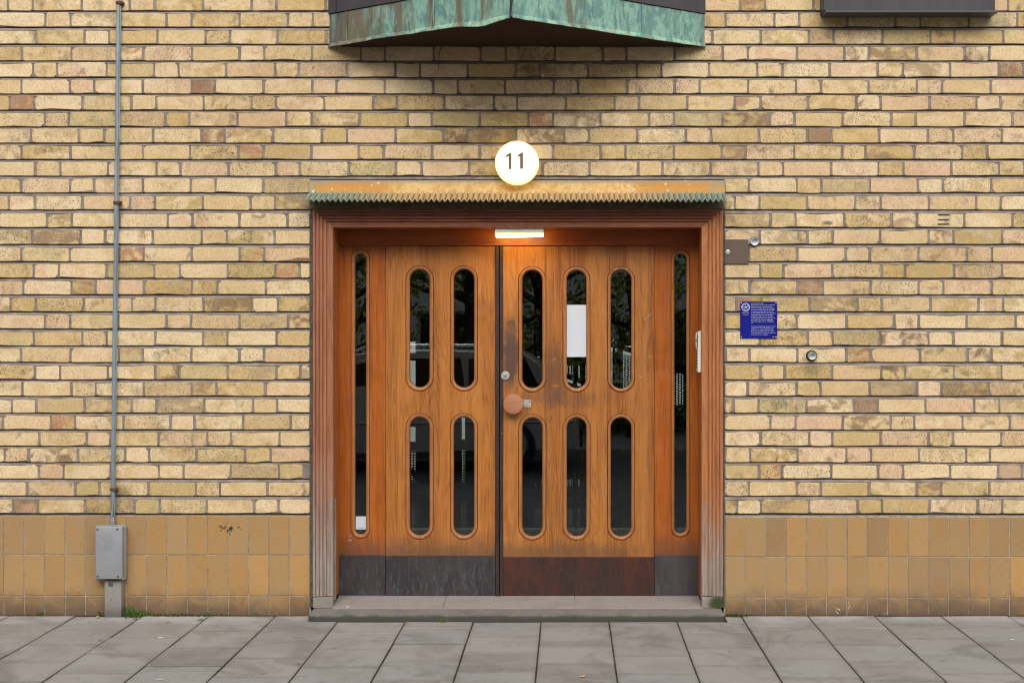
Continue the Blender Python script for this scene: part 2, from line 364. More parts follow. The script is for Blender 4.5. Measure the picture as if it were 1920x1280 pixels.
# verdigris
def mat_copper(name, lip=False):
    t = NT(name, .55, .4); p = t.pos(); x, y, z = t.sep(p)
    q = t.vm('MULTIPLY', p, (1, 1, .16)); s = t.noise(t.vm('MULTIPLY', p, (1, 1, .42)), 8, 6, .72, .5); s2 = t.noise(t.vm('ADD', q, (3, 1, 2)), 42, 5, .7, .2)
    teal, pale, blue, brown, ink = (.105, .225, .195), (.23, .40, .32), (.15, .215, .235), (.13, .085, .05), (.03, .033, .04)
    c = t.ramp(s, [(.30, blue), (.40, teal), (.50, pale if not lip else (.28, .46, .32)), (.58, teal), (.68, blue), (.78, (.07, .08, .09))])
    b = t.noise(t.vm('ADD', q, (7, 3, 2)), 9, 4, .6, .4); left = t.ss(x, -1.0, .1, .14, -.05)
    bb = t.math('ADD', b, left)
    c = t.mix(t.ss(bb, .54, .68, 0, .85), c, brown)
    c = t.mix(t.ss(s2, .54, .72, 0, .75), c, ink); c = t.mix(t.ss(s2, .2, .38, .5, 0), c, (.34, .50, .43))
    end = t.ss(x, -1.0, -.86, .9, 0); endr = t.ss(x, .98, 1.06, 0, .75)
    c = t.mix(t.math('MULTIPLY', t.math('ADD', end, endr), t.ss(s, .35, .6, 1, .3)), c, (.05, .055, .06))
    sp = t.noise(t.vm('MULTIPLY', p, (1, 1, .6)), 26, 5, .8, .6); c = t.mix(t.ss(sp, .68, .73, 0, .85), c, (.03, .026, .022))
    if lip: c = t.mix(t.ss(t.noise(p, 22, 3, .6), .52, .66, 0, .7), c, (.30, .22, .12))
    t.bump(t.math('ADD', s, t.math('MULTIPLY', t.noise(p, 5, 3), 2)), .25, .006); return t.out(c)
M['copper'] = mat_copper('verdigris_copper'); M['copper_lip'] = mat_copper('pale_verdigris_edge', True)
t = NT('soffit_board', .9, .1); p = t.pos(); M['soffit'] = t.out(t.mix(t.noise(p, 8, 5, .7), (.030, .019, .014), (.065, .042, .028)))

# canopy: ochre paint wearing off, warm lamp glow mixed into the sheet's centre colour, bare copper green at both ends
def mat_canopy(name, band):
    t = NT(name, .6, .35); p = t.pos(); x, y, z = t.sep(p)
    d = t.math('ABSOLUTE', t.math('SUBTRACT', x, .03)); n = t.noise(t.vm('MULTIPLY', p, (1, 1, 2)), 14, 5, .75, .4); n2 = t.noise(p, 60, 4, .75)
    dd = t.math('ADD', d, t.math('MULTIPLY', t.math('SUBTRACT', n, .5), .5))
    if band:
        c = t.mix(t.ss(t.noise(p, 26, 4, .7, .5), .45, .6), (.60, .40, .155), (.50, .29, .085))
        k = t.math('ADD', dd, t.ss(x, .5, 1.1, 0, .16)); k = t.math('ADD', k, t.math('MULTIPLY', t.math('SUBTRACT', t.noise(t.vm('MULTIPLY', p, (1, 1, .4)), 9, 4, .7, 1), .5), .8))
        c = t.mix(t.ss(k, .62, .82), c, (.46, .215, .035))
        c = t.mix(t.ss(dd, 1.06, 1.16, 0, .85), c, (.21, .24, .17))
        c = t.mix(t.ss(n2, .58, .72, 0, .6), c, (.16, .12, .09))
        vor = t.vor(t.vm('MULTIPLY', p, (1, 1, 1.2)), 21); c = t.mix(t.math('MULTIPLY', t.ss(vor, .12, .24, 1, 0), t.ss(d, .4, .6)), c, (.62, .46, .24))
        topz = t.ss(t.math('ADD', z, t.math('MULTIPLY', n, .02)), Z(342), Z(338), 0, .7); c = t.mix(topz, c, (.25, .22, .18))
    else:
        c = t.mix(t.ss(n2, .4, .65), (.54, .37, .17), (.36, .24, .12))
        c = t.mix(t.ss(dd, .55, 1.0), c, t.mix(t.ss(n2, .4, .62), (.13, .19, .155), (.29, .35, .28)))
        c = t.mix(t.ss(n, .62, .75, 0, .7), c, (.11, .10, .075)); wv = t.math('COSINE', t.math('MULTIPLY', t.math('SUBTRACT', x, X(572.5, -.15)), 77 * math.tau / (X(1363, -.15) - X(572.5, -.15)))); c = t.mix(t.ss(wv, -.2, -.9, 0, .7), c, (.07, .06, .045))  # troughs shaded darker in the colour to sharpen the ridges
    t.bump(n2, .3, .002); return t.out(c)
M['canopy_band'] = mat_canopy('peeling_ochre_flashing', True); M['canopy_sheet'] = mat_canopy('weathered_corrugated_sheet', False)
t = NT('canopy_underside', .85, .2); p = t.pos(); M['canopy_under'] = t.out(t.ramp(t.noise(p, 30, 5, .8), [(.35, (.05, .055, .035)), (.6, (.13, .105, .06)), (.8, (.24, .18, .09))]))

def mat_stone(name, base, dk, moss=0):
    t = NT(name, .8, .3); p = t.pos(); x, y, z = t.sep(p); n = t.noise(p, 230, 3, .8); v = t.vor(p, 190); b = t.noise(p, 7, 5, .65, .4)
    c = t.mix(t.ss(n, .35, .68), dk, base); c = t.mix(t.ss(v, .08, .22, .5, 0), c, (.09, .08, .075))
    c = t.mix(t.ss(b, .45, .72, 0, .5), c, tuple(q * .55 for q in base))
    if moss:
        lo = t.ss(t.math('ADD', z, t.math('MULTIPLY', t.math('SUBTRACT', t.noise(p, 12, 5, .7), .5), .03)), .022, .046, .95, 0)
        c = t.mix(lo, c, t.mix(t.ss(t.noise(p, 20, 3), .5, .6), (.042, .038, .032), (.038, .043, .022)))
    t.bump(t.math('ADD', n, t.math('MULTIPLY', b, 1.5)), .6, .0025); return t.out(c)
M['step'] = mat_stone('rough_step_stone', (.27, .252, .225), (.12, .11, .098), 1)
M['sill'] = mat_stone('pinkish_grey_sill_stone', (.34, .305, .275), (.21, .188, .17))
t = NT('base_block', .85, .2); p = t.pos(); c = t.mix(t.noise(p, 20, 5, .7), (.17, .15, .125), (.32, .29, .25))
q = P(1345, 1130); c = t.mix(spot(t, p, q.x, q.z, .05, .045, .6), c, (.04, .055, .02)); t.bump(t.noise(p, 200), .4, .002); M['base_block'] = t.out(c)

def mat_slab(name):
    t = NT(name, .82, .3); (r1, r2, r3), rc = t.rnd(); p = t.pos(); o = t.vm('ADD', p, t.vm('SCALE', rc, sc=13.0)); x, y, z = t.sep(p)
    c = t.ramp(r1, [(0, (.262, .246, .235)), (.35, (.298, .282, .270)), (.7, (.325, .308, .293)), (1, (.285, .280, .276))])
    b = t.noise(p, 3.2, 5, .65, .5); c = t.mix(t.ss(b, .42, .7, 0, .4), c, (.16, .145, .132))
    f = t.noise(o, 300, 3, .8); c = t.mix(t.ss(f, .4, .7, 0, .6), c, (.13, .118, .106)); g = t.noise(t.vm('ADD', o, (4, 4, 4)), 260, 2, .8); c = t.mix(t.ss(g, .60, .72, 0, .5), c, (.46, .43, .40))
    m = t.noise(o, 16, 6, .75, .8); c = t.mix(t.ss(m, .52, .72, 0, .5), c, (.14, .128, .118))
    oc = t.sep(t.obj()); ed_ = t.math('ADD', t.math('MAXIMUM', t.math('ABSOLUTE', oc[0]), t.math('ABSOLUTE', oc[1])), t.math('MULTIPLY', t.math('SUBTRACT', t.noise(o, 22, 5, .75), .5), .05)); c = t.mix(t.ss(ed_, .155, .185, 0, .3), c, (.11, .10, .088))
    st_ = t.noise(t.vm('ADD', p, (8, 3, 0)), 1.7, 5, .7, 1.2); c = t.mix(t.ss(st_, .50, .64, 0, .5), c, (.135, .125, .115)); gm = t.vor(t.vm('MULTIPLY', p, (1, 1.2, 1)), 4.3); c = t.mix(t.ss(gm, .045, .06, .75, 0), c, (.12, .11, .105))
    w = t.math('MULTIPLY', t.ss(y, -.30, -.05, 0, 1), t.ss(t.noise(p, 6, 3, .6), .35, .6, .2, .9)); c = t.mix(t.math('MULTIPLY', w, .55), c, (.43, .44, .43))
    t.bump(t.math('ADD', f, t.math('MULTIPLY', m, .8)), .5, .0016)
    sp = t.noise(p, 9, 2, .5, 0); c = t.mix(t.ss(t.noise(t.vm('MULTIPLY', p, (1, 1.6, 1)), 28, 2, .4, .4), .765, .785, 0, .85), c, (.07, .055, .05))
    return t.out(c)
M['slab'] = mat_slab('concrete_slab')
t = NT('joint_soil', .95, .1); p = t.pos(); M['soil'] = t.out(t.mix(t.ss(t.noise(p, 11, 5, .7), .45, .6), (.035, .029, .022), (.05, .052, .022)))
t = NT('asphalt', .9, .3); p = t.pos(); n = t.noise(p, 160, 3, .8); t.bump(n, .6, .004); M['asphalt'] = t.out(t.mix(n, (.06, .06, .063), (.125, .122, .118)))
t = NT('ground', .95, .2); p = t.pos(); M['ground'] = t.out(t.mix(t.noise(p, 2, 5, .7), (.06, .07, .03), (.10, .09, .06)))
t = NT('moss', .95, .1); (r1, r2, r3), rc = t.rnd(); M['moss'] = t.out(t.ramp(r1, [(0, (.022, .028, .010)), (.4, (.045, .06, .015)), (.65, (.075, .10, .025)), (.8, (.05, .038, .025)), (1, (.03, .022, .015))]))
t = NT('grass', .8, .2); (r1, r2, r3), rc = t.rnd(); M['grass'] = t.out(t.ramp(r1, [(0, (.04, .09, .015)), (.6, (.09, .17, .03)), (.9, (.16, .2, .06)), (1, (.25, .2, .1))]))
t = NT('dry_debris', .9, .1); (r1, r2, r3), rc = t.rnd(); M['debris'] = t.out(t.ramp(r1, [(0, (.05, .03, .02)), (.5, (.12, .05, .03)), (.8, (.2, .12, .06)), (1, (.3, .25, .18))]))
t = NT('yellow_leaf', .7, .2); p = t.obj(); M['leaf'] = t.out(t.mix(t.noise(p, 60, 4, .7), (.42, .25, .06), (.6, .42, .16)))

# grey metals
t = NT('grey_enamel_box', .45, .5); p = t.pos(); n = t.noise(p, 240, 3, .7); m = t.noise(p, 9, 5, .7)
c = t.mix(t.ss(m, .4, .7), (.255, .265, .275), (.21, .215, .22)); c = t.mix(t.ss(t.noise(p, 60, 5, .8), .62, .7, 0, .45), c, (.12, .10, .085)); t.bump(n, .35, .0012); M['box'] = t.out(c)
t = NT('grey_post', .7, .3); p = t.pos(); c = t.mix(t.noise(p, 30, 5, .75), (.17, .155, .135), (.30, .285, .26)); c = t.mix(t.ss(t.sep(p)[2], 0, .08, .6, 0), c, (.07, .055, .04)); M['post'] = t.out(c)
t = NT('galvanised_conduit', .4, .5); p = t.pos(); t.b.inputs['Metallic'].default_value = .45; n = t.noise(t.vm('MULTIPLY', p, (1, 1, .3)), 9, 5, .7); z = t.sep(p)[2]
c = t.mix(t.ss(n, .4, .65), (.27, .34, .38), (.22, .27, .30)); c = t.mix(t.ss(z, 1.6, 2.4, .55, 0) if False else t.ss(t.noise(t.vm('MULTIPLY', p, (1, 1, .5)), 2.2, 1), .47, .6, 0, .7), c, (.30, .29, .22)); M['conduit'] = t.out(c)
t = NT('rusty_clip', .8, .3); p = t.pos(); M['rust'] = t.out(t.mix(t.noise(p, 90, 4, .8), (.05, .025, .016), (.16, .065, .03)))
def flat(name, col, rough=.5, metal=0, n=.15, sc=60):
    t = NT(name, rough, .5); t.b.inputs['Metallic'].default_value = metal; p = t.obj()
    c = t.mix(t.ss(t.noise(p, sc, 4, .7), .35, .7), col, tuple(v * (1 - n * 2) for v in col)); M[name] = t.out(c); return M[name]
flat('steel', (.50, .49, .46), .4, .35); flat('cap_metal', (.42, .45, .44), .45, .5, .25, 40); flat('brass', (.5, .33, .12), .35, .8)
flat('dark', (.012, .012, .012), .6); flat('screw_dark', (.10, .10, .11), .5, .5); flat('green_label', (.012, .06, .045), .5)
flat('cream_plastic', (.66, .62, .55), .4, 0, .06, 8); flat('paper', (.52, .56, .61), .7, 0, .02, 5); flat('black_rubber', (.02, .02, .02), .7)
flat('plaque_blue', (.010, .012, .21), .16, 0, .08, 20); flat('white_print', (.72, .74, .82), .5, 0, .02)
flat('sealant', (.10, .085, .072), .9, 0, .3, 40); flat('cable', (.015, .012, .01), .6); flat('numeral_brown', (.20, .12, .06), .5)
flat('mark_dark', (.05, .035, .025), .9); flat('mark_white', (.6, .58, .55), .8); flat('chip_inside', (.30, .17, .08), .95, 0, .3, 90)
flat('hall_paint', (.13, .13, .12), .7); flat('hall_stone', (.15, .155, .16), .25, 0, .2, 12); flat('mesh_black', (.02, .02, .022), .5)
flat('pale_plaster', (.50, .50, .48), .9); flat('opposite_plaster', (.82, .81, .78), .9, 0, .15, 2); flat('window_frame_white', (.7, .7, .68), .5)
flat('car_paint', (.48, .51, .54), .25, .4, .02, 2); flat('chrome', (.75, .75, .76), .12, 1, .01); flat('car_glass', (.012, .014, .016), .05); flat('tail_red', (.35, .01, .015), .25)
flat('bark', (.06, .045, .035), .9, 0, .3, 14); flat('kerb', (.33, .32, .30), .8)
flat('pale_light_patch', (.62, .68, .72), .4)
t = NT('street_leaves', .6, .3); (r1, r2, r3), rc = t.rnd(); c = t.ramp(r1, [(0, (.10, .16, .02)), (.5, (.26, .34, .04)), (.8, (.45, .48, .06)), (1, (.55, .45, .05))]); M['leaves'] = t.out(c); tl = t.n.new('ShaderNodeBsdfTranslucent'); t.put(tl.inputs[0], c); ms_ = t.n.new('ShaderNodeMixShader'); ms_.inputs[0].default_value = .5; t.l.new(t.b.outputs[0], ms_.inputs[1]); t.l.new(tl.outputs[0], ms_.inputs[2]); t.l.new(ms_.outputs[0], t.n['Material Output'].inputs[0])
t = NT('hedge_leaves', .6, .3); (r1, r2, r3), rc = t.rnd(); M['hedge'] = t.out(t.ramp(r1, [(0, (.05, .11, .02)), (1, (.15, .25, .05))]))

def mat_glass():
    m = bpy.data.materials.new('door_glass'); m.use_nodes = True; n, l = m.node_tree.nodes, m.node_tree.links
    n.remove(n['Principled BSDF']); o = n['Material Output']; fr = n.new('ShaderNodeFresnel'); fr.inputs[0].default_value = 1.75
    tr = n.new('ShaderNodeBsdfTransparent'); tr.inputs[0].default_value = (.86, .89, .88, 1); gl = n.new('ShaderNodeBsdfGlossy')
    gl.inputs['Roughness'].default_value = 0; mx = n.new('ShaderNodeMixShader')
    l.new(fr.outputs[0], mx.inputs[0]); l.new(tr.outputs[0], mx.inputs[1]); l.new(gl.outputs[0], mx.inputs[2]); l.new(mx.outputs[0], o.inputs[0]); return m
M['glass'] = mat_glass()
def emit(name, col, st, rad=None):
    t = NT(name, .3); t.put(t.b.inputs['Base Color'], (.35, .34, .30)); t.b.inputs['Emission Strength'].default_value = st
    if rad:
        c, r0, r1, edge = rad; d = t.vm('DISTANCE', t.pos(), tuple(c)) if False else None
        n = t.n.new('ShaderNodeVectorMath'); n.operation = 'DISTANCE'; t.put(n.inputs[0], t.pos()); n.inputs[1].default_value = tuple(c)
        t.put(t.b.inputs['Emission Color'], t.mix(t.ss(n.outputs['Value'], r0, r1), col, edge))
    else: t.put(t.b.inputs['Emission Color'], col)
    return t.m

# ------------------------------------------------------------------ ground, pavement, road
MB().box(-200, 200, -200, 200, -.4, -.16).build('ground', M['ground'])
bpy.data.objects['ground']['kind'] = 'structure'
tag(MB().box(-40, 40, -11.2, -3.15, -.16, -.12).build('road', M['asphalt']), kind='structure')
kb = tag(MB().box(-40, 40, -3.15, -3.0, -.16, .0, .01).build('kerb', M['kerb']), kind='structure')
tag(MB().box(-40, 40, -11.35, -11.2, -.16, .0, .01).build('far_kerb', M['kerb']), kind='structure')
tag(MB().box(-40, 40, -14, -11.35, -.16, -.004).build('far_pavement', M['kerb']), kind='structure')
pave = tag(MB().box(-12, 12, -3.0, .05, -.16, -.0042).build('pavement', M['soil']), kind='structure')

jx0 = X(1014.0 + (1066 - 1014) * 0, 0)
def gp(px, py):                        # ground point seen at a pixel
    T = CZ * S * D / (py - PY); return CX + (px - PX) * T / (S * D), T - D
jx = gp(1014, 1170)[0]; W = .3655
firstY = {0: 1192.5, 1: 1211, 2: 1197, 3: 1184, 4: 1174.5, 5: 1178, 6: 1169, 7: 1174.5, 8: 1180, -1: 1177, -2: 1186, -3: 1172.6, -4: 1184, -5: 1166.7, -6: 1179, -7: 1167, -8: 1176}
# key: column whose left joint is jx + key*W minus one column (column 0 lies left of jx)
slabs = []; L = .378
SX0, SX1, SY = X(577, -.19) , X(1359, -.19), -.197
for c in range(-14, 16):
    x0 = jx + (c - 1) * W; x1 = x0 + W
    y = gp(0, firstY[c])[1] if c in firstY else -.2 - random.random() * .3
    front = SY if (x0 > SX0 - .15 and x1 < SX1 + .15) else -.035
    if y > front - .04: y -= L
    ys = [front, y]
    while ys[-1] > -3.0: ys.append(ys[-1] - L)
    ys[-1] = -3.0
    if ys[-2] - ys[-1] < .05: ys.pop(-2)
    for ya, yb in zip(ys, ys[1:]): slabs.append((x0, x1, yb, ya))
slabs.append((SX1 + .012, jx + 3 * W, SY, -.05))
rs = random.Random(5)
cache = {}
def slab_mesh(w, d):
    k = (round(w, 3), round(d, 3))
    if k not in cache:
        b = MB(); b.box(-w / 2, w / 2, -d / 2, d / 2, -.03, 0, .0022); me = bpy.data.meshes.new('paving_slab'); b.bm.to_mesh(me); b.bm.free(); me.materials.append(M['slab']); cache[k] = me
    return cache[k]
stuffb = MB(); nslab = 0
for (x0, x1, y0, y1) in slabs:
    g = .0042; parts = [(x0, x1)]
    # cut round the corners of the step
    inview = y1 > -1.75 and x1 > -3.6 and x0 < 3.6
    for a, b in parts:
        w, d = b - a - .0068, y1 - y0 - .0055; cx, cy = (a + b) / 2, (y0 + y1) / 2
        if inview:
            o = bpy.data.objects.new('paving_slab', slab_mesh(w, d)); o.parent = pave
            o.location = (cx, cy, rs.uniform(-.0035, .001)); o.rotation_euler = (rs.uniform(-.003, .003), rs.uniform(-.003, .003), rs.uniform(-.003, .003)); link(o); nslab += 1
        else: stuffb.box(cx - w / 2, cx + w / 2, cy - d / 2, cy + d / 2, -.03, -.001, .002)
o = stuffb.build('paving_slab', M['slab'], pave); o['kind'] = 'stuff'

# ------------------------------------------------------------------ brick wall
bott = [20, 50.5, 82.5, 113.5, 144.5, 175.5, 206, 237, 267.5, 298.5, 329.5, 361, 393, 426, 457.5, 490, 521, 552, 584, 616, 647.5, 678.5, 711, 742, 773.5, 805, 835.5, 866, 897, 929, 962]
hl = [14, 85, 158, 223, 62.5, 131, 19, 83, 149, 221, 66, 131, 17, 87.5, 151.5, 222, 63, 133, 20, 84, 154, 222, 65, 134, 22.5, 94.5, 162, 234, 73, 141, 25]
hr = [1387, 1452, 1517, 1356, 1420, 1492.5, 1378.5, 1444, 1513, 1352, 1421.6, 1494, 1604, 1445.6, 1514, 1585.6, 1424.7, 1495.6, 1608, 1677, 1515, 1587, 1424.7, 1493, 1600.6, 1444, 1516, 1586, 1422, 1494, 1607]
for i in range(1, 16): bott.insert(0, bott[0] - 31); hl.insert(0, hl[0] + [-69, 72, 68][i % 3]); hr.insert(0, hl[0] + 228.5 * 6)
wall = thing('brick_wall', (0, 0, Z(965)), 'yellow buff brick wall in monk bond round the double doors, dark raked joints', 'wall')
DL, DR = 583, 1357                    # door opening on the wall plane
mort = MB(); BH = 25.6
prof = []
for i, b in enumerate(bott):
    top = b - BH; prof.append((Z(top), .0042)); prof.append((Z(b - .6), .0042)); prof.append((Z(b - .6), .0225)); prof.append((Z(b + 1.75), .0225)); prof.append((Z(b + 1.95), .0085))
    if i < len(bott) - 1: prof.append((Z(bott[i + 1] - BH + .2), .0015))
prof[-1] = (Z(966), .004)
WX0, WX1 = -1.9 * 1000 + 0, 0
def mortar_strip(x0, x1, ztop=None, zbot=None):
    pts = [(z, y) for z, y in prof if (zbot is None or z > zbot - 1e-4)]
    if zbot is not None: pts.append((zbot, .006))
    for (z0, y0), (z1, y1) in zip(pts, pts[1:]): mort.poly([(x0, y0, z0), (x1, y0, z0), (x1, y1, z1), (x0, y1, z1)])
WL, WR = X(-700), X(2600)
zc = Z(337)
mortar_strip(WL, X(DL)); mortar_strip(X(DR), WR); mortar_strip(X(DL), X(DR), zbot=zc)
bmesh.ops.recalc_face_normals(mort.bm, faces=mort.bm.faces[:])
mort.build('mortar', M['mortar'], wall)

rb = random.Random(21)
def brick_bm(w, h, jit=1.0):
    """brick with its face at y=0, rounded uneven outline, centred"""
    t = bmesh.new(); a, b = w / 2, h / 2; j = lambda s=.0019: rb.uniform(-s, s) * jit
    def c(): return rb.choice((.004, .004, .005, .006, .007, .009, .016)) if jit else .004
    c1, c2, c3, c4 = c(), c(), c(), c()
    pts = [(-a, -b + c1), (-a, b - c2), (-a + c2, b), (rb.uniform(-.3, .3) * a, b), (a - c3, b), (a, b - c3), (a, -b + c4), (a - c4, -b), (rb.uniform(-.3, .3) * a, -b), (-a + c1, -b)]
    pts = [(x + j(), z + j()) for x, z in pts]
    if jit and rb.random() < .30: k = rb.choice((2, 3, 4, 7, 8, 9)); x, z = pts[k]; pts[k] = (x, z * rb.uniform(.80, .93))
    ti = rb.uniform(-.0012, .0012) * jit
    back = [t.verts.new((x, .022, z)) for x, z in pts]; mid = [t.verts.new((x, .0022, z)) for x, z in pts]
    fr = [t.verts.new((x * (1 - .005 / w), ti * x / a, z * (1 - .005 / h))) for x, z in pts]
    n = len(pts)
    for i in range(n):
        k = (i + 1) % n; t.faces.new((back[i], back[k], mid[k], mid[i])); t.faces.new((mid[i], mid[k], fr[k], fr[i]))
    t.faces.new(fr); bmesh.ops.recalc_face_normals(t, faces=t.faces[:])
    f = max(t.faces, key=lambda f: f.calc_area())
    if f.normal.y > 0: bmesh.ops.reverse_faces(t, faces=t.faces[:])
    return t
pool = {}
def brick_mesh(kind, w, h):
    k = (kind, round(w / .0045), round(h / .004)); l = pool.setdefault(k, [])
    cap = 14
    if len(l) < cap:
        t = brick_bm(w, h); me = bpy.data.meshes.new(kind); t.to_mesh(me); t.free(); me.materials.append(M['header' if kind == 'header_brick' else 'brick']); l.append(me); return me
    return rb.choice(l)
bricks = []                            # kind, x0, x1, course bottom z, visible area
for r, b in enumerate(bott):
    n = max(1, round((hr[r] - hl[r]) / 227.8)); Pp = (hr[r] - hl[r]) / n
    i0 = int((-700 - hl[r]) // Pp) - 1; js = []
    rr = random.Random(100 + r)
    for i in range(i0, i0 + 18):
        h = hl[r] + i * Pp; H = 46 + rr.uniform(-1.2, 1.2); st = (Pp - H) / 2
        j1 = h + rr.uniform(-1, 1); j2 = h + H + rr.uniform(-1, 1); j3 = h + H + st + rr.uniform(-1.5, 1.5)
        js += [(j1, 'header_brick'), (j2, 'brick'), (j3, 'brick')]
    for (a, kd), (e, _) in zip(js, js[1:]):
        gap = rr.uniform(3.6, 5.2); s0, s1 = a + gap / 2, e - gap / 2
        segs = [(s0, s1)]
        if b > 345:
            if s1 <= DL - 2 or s0 >= DR + 2: pass
            elif s0 < DL - 14 and s1 > DL - 2: segs = [(s0, DL - 2.5)]
            elif s1 > DR + 14 and s0 < DR + 2: segs = [(DR + 3, s1)]
            else: segs = []
            if s0 < DL - 14 and s1 > DR: segs = []
        # a thin sliver next to the frame merges with its neighbour: leave it as mortar
        for s0, s1 in segs:
            if s1 < -690 or s0 > 2590: continue
            v = max(0, min(s1, 1920) - max(s0, 0)) * max(0, min(b, 1280) - max(b - BH, 0))
            if b < 92 and s0 > 618 and s1 < 1322: v = 0
            if b < 24 and s0 > 1540 and s1 < 1870: v = 0
            bricks.append((kd, s0, s1, b + rr.uniform(-.35, .35), v, BH + rr.uniform(-.9, .7)))
# the courses beside the meter plate are cut back to it
def cut_plate(br):
    out = []
    for kd, s0, s1, b, v, h in br:
        out.append((kd, s0, s1, b, v, h))
    return out
sel = {}
for kd in ('brick', 'header_brick'):
    l = sorted([i for i, q in enumerate(bricks) if q[0] == kd and q[4] > 60], key=lambda i: -bricks[i][4])[:300]
    sel[kd] = set(l)
rest = {'brick': MB(), 'header_brick': MB()}; wl_ = wall.location
for i, (kd, s0, s1, b, v, h) in enumerate(bricks):
    x0, x1, z0, z1 = X(s0), X(s1), Z(b), Z(b - h); w, hh = x1 - x0, z1 - z0; c = Vector(((x0 + x1) / 2, rb.uniform(-.0022, .0018), (z0 + z1) / 2)); tilt = rb.gauss(0, .0035)
    if i in sel[kd]:
        o = bpy.data.objects.new(kd, brick_mesh(kd, w, hh)); o.parent = wall; o.location = c - wl_; o.rotation_euler = (0, tilt, 0); link(o)
    else:
        rest[kd].merge(brick_bm(w, hh), Matrix.Translation(c) @ Matrix.Rotation(tilt, 4, 'Y'))
for kd in rest:
    o = rest[kd].build(kd, M['header' if kd == 'header_brick' else 'brick'], wall); o['kind'] = 'stuff'
# wall core behind the bricks
core = MB(); core.box(WL, X(DL) - .0, .024, .30, -.1, Z(-440)); core.box(X(DR), WR, .024, .30, -.1, Z(-440)); core.box(X(DL), X(DR), .024, .30, Z(388), Z(-440))
core.build('wall_core', M['mortar'], wall)
# little marks in the brickwork
mk = MB()
for k, py in enumerate((402.5, 411.5, 420)): q = P(1770 + k * -.5, py); mk.box(q.x - .031, q.x + .031, -.0035, .001, q.z - .0022, q.z + .0022, 0, 1, None)
mk.build('cut_slot', M['mark_dark'], wall)
mk = MB(); ptc = [(524, 489), (545, 486.5), (558, 483), (570, 482.5), (581, 484.5), (581, 490), (560, 489.7)]
mk.prism([(X(a), Z(b)) for a, b in ptc], -.0045, .0); mk.build('broken_edge', M['chip_inside'], wall)

# ------------------------------------------------------------------ tiled plinth
pl = thing('tiled_plinth', (0, 0, -.02), 'ochre glazed tile plinth in two and a half rows along the foot of the wall', 'plinth')
gr = MB(); zt = Z(966.5)
gr.box(WL, X(DL), .004, .023, -.05, zt); gr.build('grout', M['grout'], pl); MB().box(X(DR), WR, .004, .023, -.05, zt).build('grout', M['grout'], pl)
rowsL = [(966.2, 1040), (1040, 1116.8), (1116.8, 1162)]; rowsR = [(968.8, 1043.6), (1043.6, 1121), (1121, 1162)]
tcache = {}
def tile_mesh(w, h):
    k = (round(w, 3), round(h, 3))
    if k not in tcache:
        b = MB(); b.box(-w / 2, w / 2, 0, .014, -h / 2, h / 2, .0014); me = bpy.data.meshes.new('tile'); b.bm.to_mesh(me); b.bm.free(); me.materials.append(M['tile']); tcache[k] = me
    return tcache[k]
rt = random.Random(3); trest = MB()
for side, rows, edges in ((0, rowsL, [580.8 - 38.25 * i for i in range(0, 33)]), (1, rowsR, [1359.3 + 38.15 * i for i in range(0, 32)])):
    for (pa, pb) in rows:
        for a, b in zip(edges, edges[1:]):
            a, b = min(a, b), max(a, b); x0, x1, z0, z1 = X(a) + .0025, X(b) - .0025, Z(pb) + .0025, Z(pa) - .0025
            w, h = x1 - x0, z1 - z0; c = Vector(((x0 + x1) / 2, rt.uniform(-.001, .0012), (z0 + z1) / 2))
            if b > 0 and a < 1920:
                o = bpy.data.objects.new('tile', tile_mesh(w, h)); o.parent = pl; o.location = c - pl.location
                o.rotation_euler = (rt.uniform(-.004, .004), rt.gauss(0, .002), rt.uniform(-.006, .006)); link(o)
            else: trest.box(x0, x1, c.y, c.y + .014, z0, z1, .0014)
o = trest.build('tile', M['tile'], pl); o['kind'] = 'stuff'
# black paint flecks and scratches on the tiles
fl = MB(); rf = random.Random(8)
for i in range(34):
    px = 430 + rf.gauss(0, 10); py = 989 + rf.gauss(0, 2.2) + (abs(px - 428) < 3) * rf.uniform(0, 15); q = P(px, py); s = rf.uniform(.0012, .004)
    t = bmesh.new(); bmesh.ops.create_circle(t, cap_ends=True, segments=5, radius=s); fl.merge(t, Matrix.Translation((q.x, -.0022, q.z)) @ Matrix.Rotation(R(90), 4, 'X') @ Matrix.Diagonal((1 + rf.random() * 1.5, 1, 1, 1)))
tag(fl.build('paint_fleck', M['mark_dark'], pl), kind='stuff')
fl = MB()
for px, py, n, sp in ((1570, 1145, 14, 5), (1590, 1142, 6, 4), (1885, 1110, 8, 8), (848, 1143, 0, 1), (1660, 1146, 4, 6)):
    for i in range(n):
        q = P(px + rf.gauss(0, sp * .5), py + rf.gauss(0, sp)); t = bmesh.new(); bmesh.ops.create_circle(t, cap_ends=True, segments=5, radius=rf.uniform(.001, .004)); fl.merge(t, Matrix.Translation((q.x, -.0022, q.z)) @ Matrix.Rotation(R(90), 4, 'X'))
tag(fl.build('paint_splash', M['mark_white'], pl), kind='stuff')

